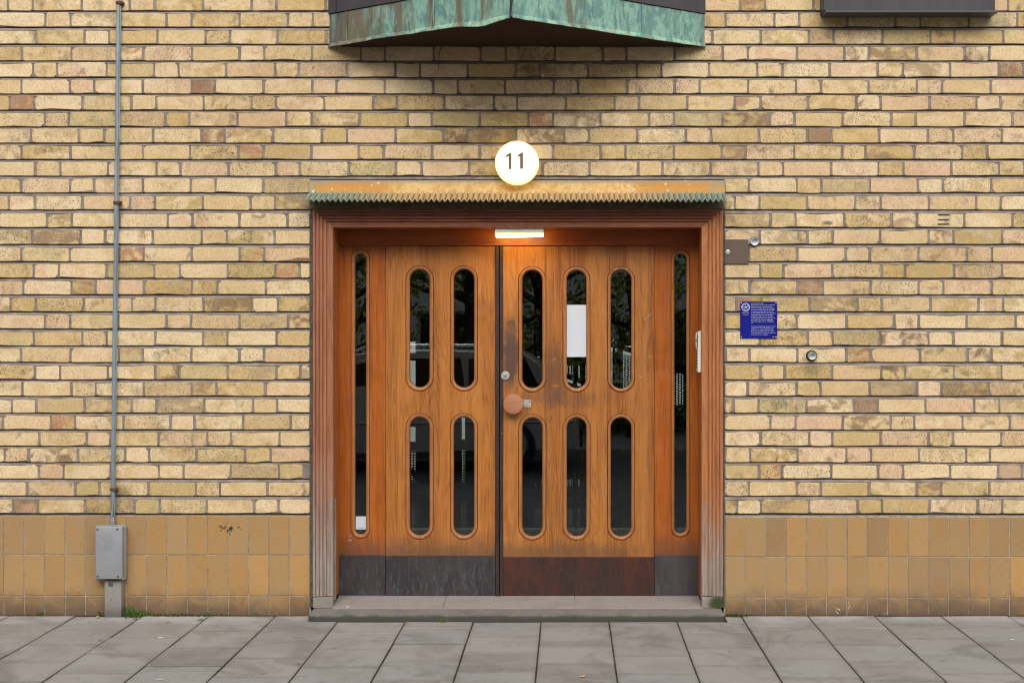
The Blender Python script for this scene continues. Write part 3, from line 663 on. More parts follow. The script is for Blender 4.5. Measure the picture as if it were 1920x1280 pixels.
# ------------------------------------------------------------------ step, sill stones
st = thing('door_step', (0, -.05, 0), 'low worn granite step with rounded nosing under the double doors', 'step')
zs = .041; b = MB(); prof_s = [(.0, .30), (zs, .30), (zs, -.170), (zs - .004, -.186), (zs - .014, -.194), (0.0, -.197), (-.03, -.197)]
t = bmesh.new(); n = 60; rings = []; rj = random.Random(4)
sx0, sx1 = X(578, -.19), X(1358, -.19)
for i in range(n + 1):
    x = sx0 + (sx1 - sx0) * i / n; j = rj.uniform(-.0022, .0022); e = .012 if i in (0, n) else 0
    rings.append([t.verts.new((x, y + (j + e if k > 1 else 0), z + (j * .3 - e * .3 if k in (2, 3) else 0))) for k, (z, y) in enumerate(prof_s)])
for a, c in zip(rings, rings[1:]):
    for k in range(len(prof_s) - 1): t.faces.new((a[k], a[k + 1], c[k + 1], c[k]))
t.faces.new(rings[0]); t.faces.new(rings[-1][::-1]); bmesh.ops.recalc_face_normals(t, faces=t.faces[:]); b.merge(t)
b.build('step_stone', M['step'], st, True)
ed = [623, 831, 1078, 1317]
for a, c in zip(ed, ed[1:]):
    b = MB(); x0, x1 = X(a, -.03) + .0012, X(c, -.03) - .0012; t = bmesh.new()
    pr = [(-.045, zs - .01), (-.045, zs + .0035), (-.040, zs + .006), (.198, .0685), (.26, .0685), (.26, zs - .01)]
    A = [t.verts.new((x0, y, z)) for y, z in pr]; B = [t.verts.new((x1, y, z)) for y, z in pr]; t.faces.new(A); t.faces.new(B[::-1])
    for i in range(6): t.faces.new((A[i], B[i], B[(i + 1) % 6], A[(i + 1) % 6]))
    bmesh.ops.recalc_face_normals(t, faces=t.faces[:]); b.merge(t); b.build('sill_stone', M['sill'], st)

# ------------------------------------------------------------------ door frame
df = thing('door_frame', (X(970), 0, zs), 'moulded reddish brown wooden frame round the doorway, grey and bare near its feet', 'door frame')
ax0, ax1, az = X(587.5), X(1354.5), Z(393.5); ix0, ix1, iz = X(625), X(1315), Z(427)
zf = Z(1116.5)
wd = ix0 - ax0
# reeded profile: offset measured outwards->inwards
def reed(wd):
    steps = 5; pr = [(0, .06)]; f = [0, .165, .34, .52, .70, 1.0]; 
    for i in range(steps):
        a, b = f[i] * wd, f[i + 1] * wd; y = -.020 + i * .0035
        pr += [(a + .0001, y - .001), (a + .0022, y - .0025), (b - .0048, y - .0005), (b - .0036, y + .006), (b - .0004, y + .007)] if i < steps - 1 else [(a + .0001, y - .001), (a + .0022, y - .0025), (b - .003, y - .001), (b, y + .003)]
    pr += [(wd, .06)]; return pr
b = MB(); t = bmesh.new()
def member(name, mat, quad):
    """quad: outer line start/end and inner line start/end points in xz, profile interpolated between them"""
    (o0, o1, i0, i1) = [Vector(q) for q in quad]; pr = reed(wd); t = bmesh.new()
    ra = [t.verts.new(((o0.lerp(i0, f / wd)).x, y, (o0.lerp(i0, f / wd)).y)) for f, y in pr]
    rb_ = [t.verts.new(((o1.lerp(i1, f / wd)).x, y, (o1.lerp(i1, f / wd)).y)) for f, y in pr]
    for j in range(len(pr) - 1): t.faces.new((ra[j], ra[j + 1], rb_[j + 1], rb_[j]))
    t.faces.new(ra); t.faces.new(rb_[::-1]); bmesh.ops.recalc_face_normals(t, faces=t.faces[:])
    m = MB(); m.merge(t); return m.build(name, mat, df)
member('architrave', M['arch_left'], ((ax0, zf), (ax0, az), (ix0, zf), (ix0, iz)))['label'] = 'left upright of reeded moulding, grey and bare in its lower half'
member('architrave', M['arch_right'], ((ax1, zf), (ax1, az), (ix1, zf), (ix1, iz)))['label'] = 'right upright of reeded moulding, orange brown with a grey foot'
member('architrave', M['arch_top'], ((ax0, az), (ax1, az), (ix0, iz), (ix1, iz)))['label'] = 'dark red brown head of the reeded moulding'
MB().box(ix0 - .03, ix0 - .0006, .0, .235, Z(1117, .1), iz + .02).build('jamb_lining', M['lining'], df)
MB().box(ix1 + .0006, ix1 + .03, .0, .235, Z(1117, .1), iz + .02).build('jamb_lining', M['lining'], df)
MB().box(ix0 - .0005, ix1 + .0005, .0, .235, iz + .0006, iz + .03).build('head_lining', M['header_wood'], df)
hz = Z(460.5, YD - .008)
MB().box(ix0, ix1, YD - .014, YD + .045, hz, iz, .001).build('transom', M['header_wood'], df)
MB().box(X(581.5), ax0 - .0004, -.006, .03, zs, az + .01).build('sealant', M['sealant'], df)
MB().box(ax1 + .0004, X(1358.5), -.006, .03, zs, az + .01).build('sealant', M['sealant'], df)
MB().box(X(588), X(625.5), -.026, .06, zs, Z(1118), .004, 2).build('base_block', M['base_block'], df)
MB().box(X(1315), X(1354), -.026, .06, zs, Z(1118), .004, 2).build('base_block', M['base_block'], df)
# repair strip let into the left lining
MB().box(ix0, ix0 + .009, .03, .05, .075, Z(934, .04), .001).build('repair_strip', M['old_wood'], df)
MB().box(ix0, ix1, YD + .046, YD + .30, .02, .066).build('inner_sill', M['hall_stone'], df)

# ------------------------------------------------------------------ doors and side lights
def ring_frame(par, pxl, pxr, pyt, pyb, gl, gr_, gt, gb, y=YD):
    """bead round a window opening with the pane set into it: outer outline, then the glass outline, in pixels on plane y"""
    xo = (X(pxl, y) + X(pxr, y)) / 2; ro = (X(pxr, y) - X(pxl, y)) / 2
    yg = y + .017; xg = (X(gl, y) + X(gr_, y)) / 2; rg = (X(gr_, y) - X(gl, y)) / 2
    zt, zb = Z(pyt, y), Z(pyb, y)
    g = .0030; path = capsule(xo, zt - g, zb + g, ro - g)
    wdt = (ro - g) - rg                 # sweep inwards: travelling clockwise, right of travel is inside
    pr = [(.008, y + .0462), (0, y + .0462), (0, y + .0015), (-.0012, y - .0008), (-wdt * .40, y - .0022), (-wdt * .72, y - .0005), (-wdt * .92, y + .006), (-wdt, y + .010), (-wdt, y + .034)]
    b = MB(); b.sweep(path, pr, closed=True); fr = b.build('window_frame', M['ring_wood'], par, True, angle=50)
    b = MB(); b.merge(filled([capsule(xo, zt - g - wdt + .003, zb + g + wdt - .003, rg + .003)], yg, yg + .004)); b.build('glass_pane', M['glass'], fr)
    b = MB(); b.merge(filled([capsule(xo, zt - g - wdt + .003, zb + g + wdt - .003, rg + .003)], yg + .0125, yg + .0160)); b.build('glass_pane', M['glass'], fr)  # second pane, added to strengthen the street reflections
    return capsule(xo, zt, zb, ro)
def leaf(par, name, mat, x0, x1, ytop, ybot, wins, y=YD, th=.045):
    holes = [ring_frame(par, *w, y=y) for w in wins]
    out = [(x0, Z(ybot, y)), (x1, Z(ybot, y)), (x1, Z(ytop, y)), (x0, Z(ytop, y))]
    b = MB(); b.merge(filled([out] + holes, y, y + th)); return b.build(name, mat, par)
LW = [(760.3, 812.9, 497.5, 734, 769.5, 806.3, 504.5, 726.5), (843.5, 896, 497.5, 734, 852, 889.6, 504.5, 726.5),
      (760.3, 812.9, 774.3, 1011.5, 769.5, 806.3, 780.5, 1003), (843.5, 896, 774.3, 1011.5, 852, 889.6, 780.5, 1003)]
RW = []
for a, b_, g1, g2 in ((971.7, 1024.3, 979.5, 1016.8), (1055, 1107, 1063, 1099.5), (1138.3, 1190.8, 1144, 1182.3)):
    RW.append((a, b_, 499, 735.5, g1, g2, 505.5, 727.5)); RW.append((a, b_, 775.8, 1013, g1, g2, 782, 1004.5))
dl = thing('door_leaf', (X(826, YD), YD, Z(1117, YD)), 'golden oak left door leaf with four rounded slot windows and a dark blue-grey kick plate', 'door', 'oak entrance door leaves')
leaf(dl, 'leaf_panel', M['oak_left'], X(723.8, YD), X(928.6, YD), 461.5, 1117, LW)
dr = thing('door_leaf', (X(1084, YD), YD, Z(1117, YD)), 'worn oak right door leaf with six rounded slot windows, round knob and red-brown kick plate', 'door', 'oak entrance door leaves')
leaf(dr, 'leaf_panel', M['oak_right'], X(943.5, YD), X(1226, YD), 461.5, 1117, RW)
def kick(par, mat, a, b, t=1041, bt=1116):
    MB().box(X(a, YD), X(b, YD), YD - .0035, YD - .0002, Z(bt, YD), Z(t, YD), .0009).build('kick_plate', mat, par)
kick(dl, M['plate_blue'], 724, 928.3); kick(dr, M['plate_red'], 943.4, 1225.8, 1043.5, 1116.5)
# strips at the meeting stiles
y = YD
MB().box(X(929.2, y), X(935.9, y), y - .012, y + .04, Z(1116.5, y), Z(461.8, y), .0012).build('rebate_strip', M['bronze'], dl)
MB().box(X(937.2, y), X(943.2, y), y - .007, y + .04, Z(1116.5, y), Z(461.8, y), .001).build('edge_strip', M['bronze'], dr)
MB().box(X(935.9, y), X(937.2, y), y + .02, y + .04, Z(1116.5, y), Z(461.8, y)).build('rubber_seal', M['black_rubber'], dl)
for k in range(10):
    q = P(941, 479 + k * 66.5, y - .0075); MB().lathe(q, (0, -1, 0), [(0.0028, 0), (.0025, .001), (0, .0014)], 8).build('screw', M['brass'], dr)
# cylinder lock, knob, plate
q = P(947.5, 704, y); MB().lathe(q, (0, -1, 0), [(.0255, 0), (.0255, .006), (.023, .009), (.0165, .0095), (.016, .012), (0, .012)], 24).build('lock_cylinder', M['steel'], dr, True)
lk = dr.children[-1]
MB().box(q.x - .0018, q.x + .0018, q.y - .0135, q.y - .0118, q.z - .010, q.z - .001).build('keyhole', M['dark'], lk)
MB().lathe(q + Vector((0, -.012, -.001)), (0, -1, 0), [(.006, 0), (.0055, .001), (0, .001)], 12).build('key_core', M['brass'], lk)
q = P(962.3, 757.5, y - .055)
kb_ = MB().lathe(P(966, 757.5, y), (0, -1, 0), [(.017, 0), (.015, .03), (.02, .04)], 16); kb_.build('knob_stem', M['steel'], dr, True)
MB().lathe(q + Vector((0, .018, 0)), (0, -1, 0), [(.02, 0), (.054, .002), (.0575, .006), (.0575, .013), (.055, .017), (.05, .0185), (0, .0188)], 40).build('door_knob', M['knob_wood'], dr, True)
q = P(988.5, 756, y); MB().box(q.x - .021, q.x + .021, y - .004, y - .0002, q.z - .022, q.z + .022, .001).build('latch_plate', M['steel'], dr)
lp = dr.children[-1]
for dx, dz in ((-.004, .011), (.012, .011), (-.006, -.01), (.010, -.012)):
    MB().lathe(q + Vector((dx, -.004, dz)), (0, -1, 0), [(.0035, 0), (.003, .0012), (0, .0015)], 8).build('screw', M['dark' if dx > .011 else 'steel'], lp)
# side lights
def sidelight(lbl, x0, x1, win, mat):
    t_ = thing('side_light', (X((x0 + x1) / 2, YD), YD, Z(1117, YD)), lbl, 'side panel', 'narrow glazed panels beside the doors')
    leaf(t_, 'panel', M['side_wood'], X(x0, YD + .006), X(x1, YD + .006), 459, 1117, [win], y=YD + .006)
    kick2 = MB().box(X(x0, YD) + .001, X(x1, YD) - .001, YD + .0022, YD + .0058, Z(1116, YD), Z(1040.5, YD), .0009).build('kick_plate', mat, t_)
    MB().box(X(x0, YD), X(x1, YD), YD - .004, YD + .0062, Z(1117.6, YD), Z(1114.6, YD)).build('drip_bar', M['drip'], t_)
    return t_
sl = sidelight('left side panel of orange-brown wood with one tall slot window and a small white card', 634, 723, (657.5, 693.8, 467.5, 1009.8, 666.8, 687.2, 473, 1001.5), M['plate_blue'])
sr = sidelight('right side panel of orange-brown wood with one tall slot window beside the entry phone', 1227, 1314, (1257.8, 1294.3, 468, 1007, 1264.3, 1286.5, 474.5, 1000), M['plate_grey'])
# paint splash below the left side window
fl = MB()
for i in range(16):
    q = P(657 + rf.gauss(0, 1.6), 1007 + rf.uniform(-7, 7), YD + .0045); t = bmesh.new(); bmesh.ops.create_circle(t, cap_ends=True, segments=5, radius=rf.uniform(.001, .003)); fl.merge(t, Matrix.Translation(q) @ Matrix.Rotation(R(90), 4, 'X'))
tag(fl.build('paint_splash', M['mark_white'], sl), kind='stuff')
# scratches on the right leaf
sc_ = MB()
for (a, b_, c, d) in ((1207, 601, 1221, 588), (1036, 676, 1042, 671), (1147, 640, 1152, 636), (1216, 670, 1222, 668), (1008, 668, 1012, 670), (1196, 705, 1204, 707)):
    p0, p1 = P(a, b_, YD - .0006), P(c, d, YD - .0006); sc_.tube([p0, p1], .0009, 4)
tag(sc_.build('scratch', M['mark_white'], dr), kind='stuff')

# papers behind the glass
q0, q1 = P(1062.5, 571.5, YD + .016), P(1100, 669, YD + .016)
tag(MB().box(q0.x, q1.x, YD + .0150, YD + .0164, q1.z, q0.z).build('paper_notice', M['paper'], None, loc=(q0.x, YD, q1.z)), 'blank white sheet taped to the upper middle window of the right door leaf', 'notice')
q0, q1 = P(667, 967.5, YD + .02), P(686.2, 992, YD + .02)
cd = thing('small_card', (q0.x, YD + .02, q1.z), 'small white card at the bottom of the left side window', 'card')
MB().box(q0.x, q1.x, YD + .0215, YD + .0224, q1.z, q0.z).build('card_sheet', M['paper'], cd)
b = MB()
for k in range(7): xx = q0.x + .010 + k * .0055; b.box(xx, xx + .004, YD + .0208, YD + .0213, q1.z + .007, q1.z + .0095 + (k % 2) * .001)
b.build('print_line', M['mark_dark'], cd)

# ------------------------------------------------------------------ canopy over the frame
cn = thing('corrugated_canopy', (X(969), 0, Z(392)), 'narrow corrugated sheet hood over the door frame, ochre with green ends', 'canopy')
b = MB(); t = bmesh.new(); NX = 80
for k in range(1):
    xs = [X(580.5) + (X(1358.5) - X(580.5)) * i / NX for i in range(NX + 1)]; rg_ = random.Random(2)
    rows_ = []
    for x in xs:
        j = rg_.uniform(-.0012, .0012); rows_.append([t.verts.new((x, y_, z_)) for y_, z_ in ((.02, Z(337.5)), (-.010 + j, Z(338.5)), (-.016 + j, Z(350)), (-.028, Z(366)), (.02, Z(366)))])
    for a, c in zip(rows_, rows_[1:]):
        for k2 in range(4): t.faces.new((a[k2], a[k2 + 1], c[k2 + 1], c[k2]))
    t.faces.new(rows_[0]); t.faces.new(rows_[-1][::-1])
bmesh.ops.recalc_face_normals(t, faces=t.faces[:]); b.merge(t); b.build('flashing', M['canopy_band'], cn)
# corrugated sheet
yb, yf = -.02, -.150; zb_, zf_ = Z(361.5, yb), Z(375.6, yf); fx0, fx1 = X(572.5, yf), X(1363, yf); nw = 77; per = 8; am = .0085
t = bmesh.new(); N = nw * per; ringsU, ringsL = [], []; rc_ = random.Random(9); nv = 5; amp = [am * rc_.uniform(.9, 1.1) for _ in range(nw + 2)]; ph = [rc_.uniform(-.0012, .0012) for _ in range(nw + 2)]
for i in range(N + 1):
    x = fx0 + (fx1 - fx0) * i / N; a = amp[i // per]; w_ = math.cos(i / per * math.tau) * a; up, lo = [], []
    for k in range(nv):
        f = k / (nv - 1); yy = yb + (yf - yb) * f; zz = zb_ + (zf_ - zb_) * f + w_ * (.75 + .25 * f) + ph[i // per] * f
        up.append(t.verts.new((x, yy, zz + .0026))); lo.append(t.verts.new((x, yy, zz - .0026)))
    ringsU.append(up); ringsL.append(lo)
for i in range(N):
    for k in range(nv - 1):
        t.faces.new((ringsU[i][k], ringsU[i + 1][k], ringsU[i + 1][k + 1], ringsU[i][k + 1])); t.faces.new((ringsL[i][k], ringsL[i][k + 1], ringsL[i + 1][k + 1], ringsL[i + 1][k]))
    t.faces.new((ringsU[i][-1], ringsU[i + 1][-1], ringsL[i + 1][-1], ringsL[i][-1]))
for e in (0, N):
    for k in range(nv - 1): t.faces.new((ringsU[e][k], ringsU[e][k + 1], ringsL[e][k + 1], ringsL[e][k]))
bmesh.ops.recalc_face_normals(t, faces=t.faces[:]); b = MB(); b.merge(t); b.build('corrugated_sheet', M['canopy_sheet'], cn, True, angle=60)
MB().box(X(582), X(1356.5), -.03, .023, Z(392.8), Z(367), .002).build('dark_fascia', M['canopy_under'], cn)

# ------------------------------------------------------------------ oriel above
zb0 = Z(88.5); zt0 = Z(27.5); ap = Vector((.024, -.73, 0)); Lp = Vector((X(618.5), 0, 0)); Rp = Vector((X(1320.5), 0, 0)); ztop = 5.6
ori = thing('oriel', (0, 0, zb0), 'pointed projecting oriel with streaked green copper skirt above the doorway', 'oriel window')
nL = Vector((-(ap - Lp).y, (ap - Lp).x, 0)).normalized()
def skin(pts, z0, z1, th, name, mat, off=0, kk=1):
    """vertical sheet following points in plan, thickness inwards"""
    t = bmesh.new(); outs, ins = [], []; n = len(pts)
    for i, p in enumerate(pts):
        a = pts[max(i - 1, 0)]; c = pts[min(i + 1, n - 1)]; d = (c - a).normalized(); nn = Vector((d.y, -d.x, 0))
        po = p + nn * off; pi = p + nn * (off - th)
        outs.append((t.verts.new((po.x, po.y, z0)), t.verts.new((po.x, po.y, z1)))); ins.append((t.verts.new((pi.x, pi.y, z0)), t.verts.new((pi.x, pi.y, z1))))
    for i in range(n - 1):
        t.faces.new((outs[i][0], outs[i + 1][0], outs[i + 1][1], outs[i][1])); t.faces.new((ins[i][0], ins[i][1], ins[i + 1][1], ins[i + 1][0]))
        t.faces.new((outs[i][0], ins[i][0], ins[i + 1][0], outs[i + 1][0])); t.faces.new((outs[i][1], outs[i + 1][1], ins[i + 1][1], ins[i][1]))
    for e in (0, n - 1): t.faces.new((outs[e][0], outs[e][1], ins[e][1], ins[e][0]))
    bmesh.ops.recalc_face_normals(t, faces=t.faces[:]); m = MB(); m.merge(t); return m.build(name, mat, ori)
def al(a, b, f): return a.lerp(b, f)
# plan direction goes left wall -> apex -> right wall; outward normal = (d.y,-d.x)
cutsL = [0, .105, .60, 1]; cutsR = [0, .655, .875, 1]
ro = random.Random(6)
for (a, b_, cuts) in ((Lp, ap, cutsL), (ap, Rp, cutsR)):
    for f0, f1 in zip(cuts, cuts[1:]):
        nseg = 8; pts = []
        for i in range(nseg + 1):
            p = al(a, b_, f0 + (f1 - f0) * i / nseg); d = (b_ - a).normalized(); p = p + Vector((d.y, -d.x, 0)) * (ro.uniform(-.0018, .0018) if 0 < i < nseg else 0); pts.append(p)
        skin(pts, zb0 + .004, zt0, .01, 'copper_sheet', M['copper'], off=.003)
        if f0 > 0:
            q = al(a, b_, f0); d = (b_ - a).normalized(); m = MB()
            m.tube([q + Vector((d.y, -d.x, 0)) * .006 + Vector((0, 0, zb0 + .006)), q + Vector((d.y, -d.x, 0)) * .006 + Vector((0, 0, zt0 - .002))], .0045, 6); m.build('standing_seam', M['copper'], ori)
m = MB(); m.tube([ap + Vector((0, -.008, zb0 + .004)), ap + Vector((.002, -.010, zb0 + .09)), ap + Vector((0, -.008, zt0 + .01))], .009, 8); m.build('corner_seam', M['cladding'], ori)
# drip edge: flared strip along the foot, crumpled towards the point on the left
def lip(a, b_, n, seed, crum):
    r_ = random.Random(seed); t = bmesh.new(); rows_ = []; d = (b_ - a).normalized(); nn = Vector((d.y, -d.x, 0))
    for i in range(n + 1):
        f = i / n; p = al(a, b_, f); j = r_.uniform(-.0012, .0012); u = crum(f)
        rows_.append([t.verts.new(p + nn * (.003 + o) + Vector((0, 0, zb0 + z + (u if k else u * .5) + j))) for k, (o, z) in enumerate(((0, .020), (.008, .010), (.014, -.003), (.011, -.005), (.0, .002)))])
    for r1_, r2_ in zip(rows_, rows_[1:]):
        for k in range(4): t.faces.new((r1_[k], r1_[k + 1], r2_[k + 1], r2_[k]))
    t.faces.new(rows_[0]); t.faces.new(rows_[-1][::-1]); bmesh.ops.recalc_face_normals(t, faces=t.faces[:]); m = MB(); m.merge(t); m.build('drip_edge', M['copper_lip'], ori)
lip(Lp, ap, 40, 1, lambda f: -.020 * math.exp(-((f - .86) / .09) ** 2) + .004 * math.exp(-((f - .3) / .1) ** 2))
lip(ap, Rp, 40, 2, lambda f: 0)
m = MB(); m.poly([Lp + Vector((.01, .02, zb0 + .004)), ap + Vector((0, .012, zb0 + .004)), Rp + Vector((-.01, .02, zb0 + .004))][::-1])
ex = bmesh.ops.extrude_face_region(m.bm, geom=m.bm.faces[:]); bmesh.ops.translate(m.bm, verts=[v for v in ex['geom'] if isinstance(v, bmesh.types.BMVert)], vec=(0, 0, .02)); bmesh.ops.recalc_face_normals(m.bm, faces=m.bm.faces[:])
m.build('soffit', M['soffit'], ori)
# dark cladding boards above the copper
zz = zt0 + .003
for k in range(14):
    h = .165
    if zz > ztop: break
    for (a, b_) in ((Lp, ap), (ap, Rp)):
        if k == 0 and a is Lp:
            skin([al(a, b_, 0), al(a, b_, .045)], zz, zz + h, .012, 'cladding_board', M['cladding'], off=.012); skin([al(a, b_, .048), b_], zz, zz + h, .012, 'cladding_board', M['cladding'], off=.010)
        else: skin([a, b_], zz, zz + h, .012, 'cladding_board', M['cladding'], off=.010)
    zz += h + .004
m = MB(); m.poly([Lp + Vector((0, .02, zz)), ap + Vector((0, 0, zz)), Rp + Vector((0, .02, zz))]); m.build('roof', M['cladding'], ori)
# dark cladding box at the upper right
ox = thing('sheet_metal_bay', (X(1706), 0, Z(24)), 'dark grey sheet metal box at the top right of the wall', 'wall box')
yy = -.115
MB().box(X(1544, yy) + .0, X(1866, yy), yy, .02, Z(20.5, yy), 5.6, .003).build('front_sheet', M['cladding'], ox)
MB().box(X(1547, yy), X(1870, yy), yy - .012, .02, Z(24.5, yy), Z(20.6, yy), .001).build('drip_edge', M['drip'], ox)

# dangling wire and cable end under the oriel
wr = MB(); wr.tube([P(829, 88, -.02), P(826, 92, -.02), P(823.5, 101, -.015), P(823, 116, -.012), P(822.5, 129, -.010)], .0017, 6)
tag(wr.build('dangling_wire', M['cable'], None, loc=P(829, 88)), 'thin black wire end hanging below the oriel, left of the lamp', 'wire')

# ------------------------------------------------------------------ lamps
yl = -.085; q = P(969, 304.5, yl); k_ = (D + yl) / D / S; rl = 41.4 * k_
lm = thing('number_lamp', (q.x, 0, q.z), 'lit round white globe lamp with the house number 11 above the canopy', 'lamp')
MB().lathe((q.x, .0, q.z), (0, -1, 0), [(.085, -.01), (.085, .02), (.0, .02)], 32).build('lamp_base', M['cap_metal'], lm, True)
lm_mat = emit('lit_opal_glass', (1, .93, .74), 1.12, ((q.x, yl, q.z), rl * .60, rl * 1.1, (.80, .55, .20)))
MB().lathe((q.x, 0, q.z), (0, -1, 0), [(.09, .018), (rl * .93, .022), (rl, .034), (rl, .060), (rl * .985, .072), (rl * .95, .080), (rl * .86, .085), (rl * .5, .088), (0, .089)], 56).build('opal_shade', lm_mat, lm, True, angle=80)
for pts in ([(948.7, 291.5), (957.0, 286.2), (959.0, 286.2), (959.0, 317.3), (953.6, 317.3), (953.6, 293), (949.3, 295.3)], [(970.3, 291.2), (978.6, 286.0), (980.6, 286.0), (980.6, 316.7), (975.2, 316.7), (975.2, 292.5), (971.2, 295)]):
    MB().prism([(X(a, yl - .005), Z(b_, yl - .005)) for a, b_ in pts], -.0905, -.0875).build('numeral', M['numeral_brown'], lm)
for a, b_ in ((954, 281.5), (981, 281.5)):
    pass
# strip light under the frame head
sx0_, sx1_ = X(928, .02), X(1019.5, .02)
sp_ = thing('strip_light', ((sx0_ + sx1_) / 2, .05, iz), 'small lit strip light with cream housing under the head of the door frame', 'lamp')
zh = iz
MB().box(sx0_, sx1_, .012, .072, zh - .030, zh, .002).build('housing', M['cream_plastic'], sp_)
t = bmesh.new(); bmesh.ops.create_cube(t, size=1)
for v in t.verts:
    sgn = 1 if v.co.z > 0 else 0
    v.co = Vector((sx0_ + .001 if v.co.x < 0 and sgn else (sx0_ + .006 if v.co.x < 0 else (sx1_ - .001 if sgn else sx1_ - .004)), (.012 if sgn else .018) if v.co.y < 0 else (.072 if sgn else .066), zh - .031 if sgn else zh - .052 + (.006 if v.co.x > 0 else 0)))
bmesh.ops.bevel(t, geom=t.edges[:], offset=.003, segments=2, affect='EDGES', profile=.5); b = MB(); b.merge(t); b.build('diffuser', emit('lit_strip_diffuser', (1, .64, .15), 19), sp_, True)

# ------------------------------------------------------------------ conduit and cabinet on the left
cd_ = thing('conduit_pipe', (X(211, -.02), -.02, Z(975)), 'thin grey conduit pipe running up the left brick wall from the cabinet', 'pipe')
def cpx(py): return 222.3 - (py - 0) * (12.0 / 975)
yc = -.022
rcn = random.Random(12); pts = [P(cpx(py) + rcn.uniform(-.35, .35), py, yc + rcn.uniform(-.0015, .0015)) for py in range(-460, 970, 70)]; pts.append(P(210.6, 968, yc))
MB().tube(pts, .0098, 14).build('pipe', M['conduit'], cd_, True)
MB().tube([p + Vector((.0098, .004, 0)) for p in pts], .0048, 8).build('earth_wire', M['conduit'], cd_, True)
for py in (-300, 6, 380, 917):
    q = P(cpx(py) + 1.5, py, yc); b = MB(); b.box(q.x - .017, q.x + .022, -.036, .006, q.z - .008, q.z + .008, .002); b.build('pipe_clip', M['rust'], cd_)
q = P(211, 973, yc); MB().lathe((q.x, yc, Z(985)), (0, 0, 1), [(.012, 0), (.0135, .004), (.0135, .026), (.0165, .027), (.0165, .036), (.011, .038), (.0105, .052)], 14).build('gland', M['box'], cd_, True)
cb = thing('electrical_cabinet', (X(208), -.04, 0), 'small grey metal electrical cabinet on a short post against the tiled plinth', 'cabinet')
yfr = -.085
b = MB(); b.box(X(179.5, -.03), X(236.5, -.03), -.045, .0, Z(1087, -.03), Z(984, -.03), .012, 3); b.build('back_box', M['box'], cb, True, angle=40)
b = MB(); b.box(X(178.2, yfr), X(229.3, yfr), yfr, -.047, Z(1085.5, yfr), Z(986.5, yfr), .006, 3); b.build('door', M['box'], cb, True, angle=40)
dd_ = cb.children[-1]
for a, c in ((182.7, 992), (220, 992), (183, 1080), (221.3, 1080.3)):
    MB().lathe(P(a, c, yfr), (0, -1, 0), [(.006, -.001), (.0055, .0012), (.004, .0014), (.0035, .0002), (0, .0002)], 12).build('screw', M['screw_dark'], dd_)
# embossed oval badge
q = P(203, 1008.5, yfr); b = MB(); pa = []
for i in range(28): a = i * math.tau / 28; pa.append((q.x + .0262 * math.cos(a), q.z + .0175 * math.sin(a)))
b.sweep(pa, [(-.001, yfr + .001), (-.001, yfr - .0012), (.001, yfr - .0012), (.001, yfr + .001)], closed=True); b.merge(text_bm('ELIT', .017, q.x, q.z - .006, yfr - .0006, .0006, 'CENTER')) if False else b.box(q.x - .018, q.x + .018, yfr - .001, yfr + .001, q.z - .0035, q.z + .0035, .0008)
b.build('oval_badge', M['box'], dd_)
b = MB(); b.box(X(229, -.06), X(233, -.06), -.066, -.058, Z(1086, -.06), Z(1083, -.06), .001); b.build('latch', M['steel'], cb)
b = MB(); b.box(X(195.3, -.055), X(227.5, -.055), -.055, .0, -.01, Z(1087, -.05), .007, 2); b.build('post', M['post'], cb, True, angle=40)
q = P(207.5, 1095, -.056); b = MB(); b.box(q.x - .0105, q.x + .0105, -.0562, -.055, q.z - .0115, q.z + .0115); b.build('green_label', M['green_label'], cb)
gl_ = cb.children[-1]; b = MB(); b.sweep([(q.x - .004, q.z - .005), (q.x - .004, q.z + .005), (q.x + .004, q.z + .005), (q.x + .004, q.z - .005)], [(-.0007, -.0562), (-.0007, -.0568), (.0007, -.0568), (.0007, -.0562)], closed=True); b.build('printed_symbol', M['cap_metal'], gl_)
q = P(208.5, 1124, -.056); MB().lathe(q, (0, -1, 0), [(.003, -.001), (.0025, .001), (0, .0015)], 8).build('screw', M['screw_dark'], cb)

# ------------------------------------------------------------------ things on the right wall
mp = thing('metal_wall_plate', (X(1380), -.003, Z(495)), 'square brown sheet metal cover with a keyhole beside the door frame', 'cover plate')
MB().box(X(1357.6), X(1403), -.006, .004, Z(495), Z(449), .0008).build('cover_sheet', M['sheet_brown'], mp)
q = P(1364.8, 472.5, -.006); MB().lathe(q, (0, -1, 0), [(.0125, 0), (.0125, .002), (.009, .0035), (.005, .0035), (.0045, .001), (0, .001)], 16).build('key_lock', M['steel'], mp, True)
b = MB(); b.tube([P(1365, 478, -.0065), P(1362.8, 489, -.0065), P(1361, 493, -.0065)], .0008, 4); b.build('scratch', M['mark_dark'], mp)
def cap(px, py, r, name, lbl, rim):
    c = thing(name, (X(px), 0, Z(py)), lbl, 'wall cap', 'round metal caps on the wall')
    k = r / S; q = P(px, py, 0)
    if rim: MB().lathe((q.x, .002, q.z), (0, -1, 0), [(k * 1.28, 0), (k * 1.28, .006), (k * 1.05, .012), (k * .6, .012)], 20).build('dark_collar', M['cable'], c, True)
    MB().lathe((q.x, .0, q.z), (0, -1, 0), [(k, -.004), (k, .012 + .012 * rim), (k * .9, .015 + .012 * rim), (k * .78, .0135 + .012 * rim), (0, .013 + .012 * rim)], 24).build('cap_disc', M['cap_metal'], c, True)
    b = MB(); z_ = -(.0142 + .012 * rim); b.tube([(q.x - k * .5, z_, q.z - k * .2), (q.x - k * .1, z_, q.z + k * .25), (q.x + k * .5, z_, q.z + k * .1)], .0012, 5); b.build('dent_line', M['screw_dark'], c)
cap(1414.3, 451.8, 9.0, 'round_wall_cap', 'flush round grey cap touching the corner of the brown cover plate', 0)
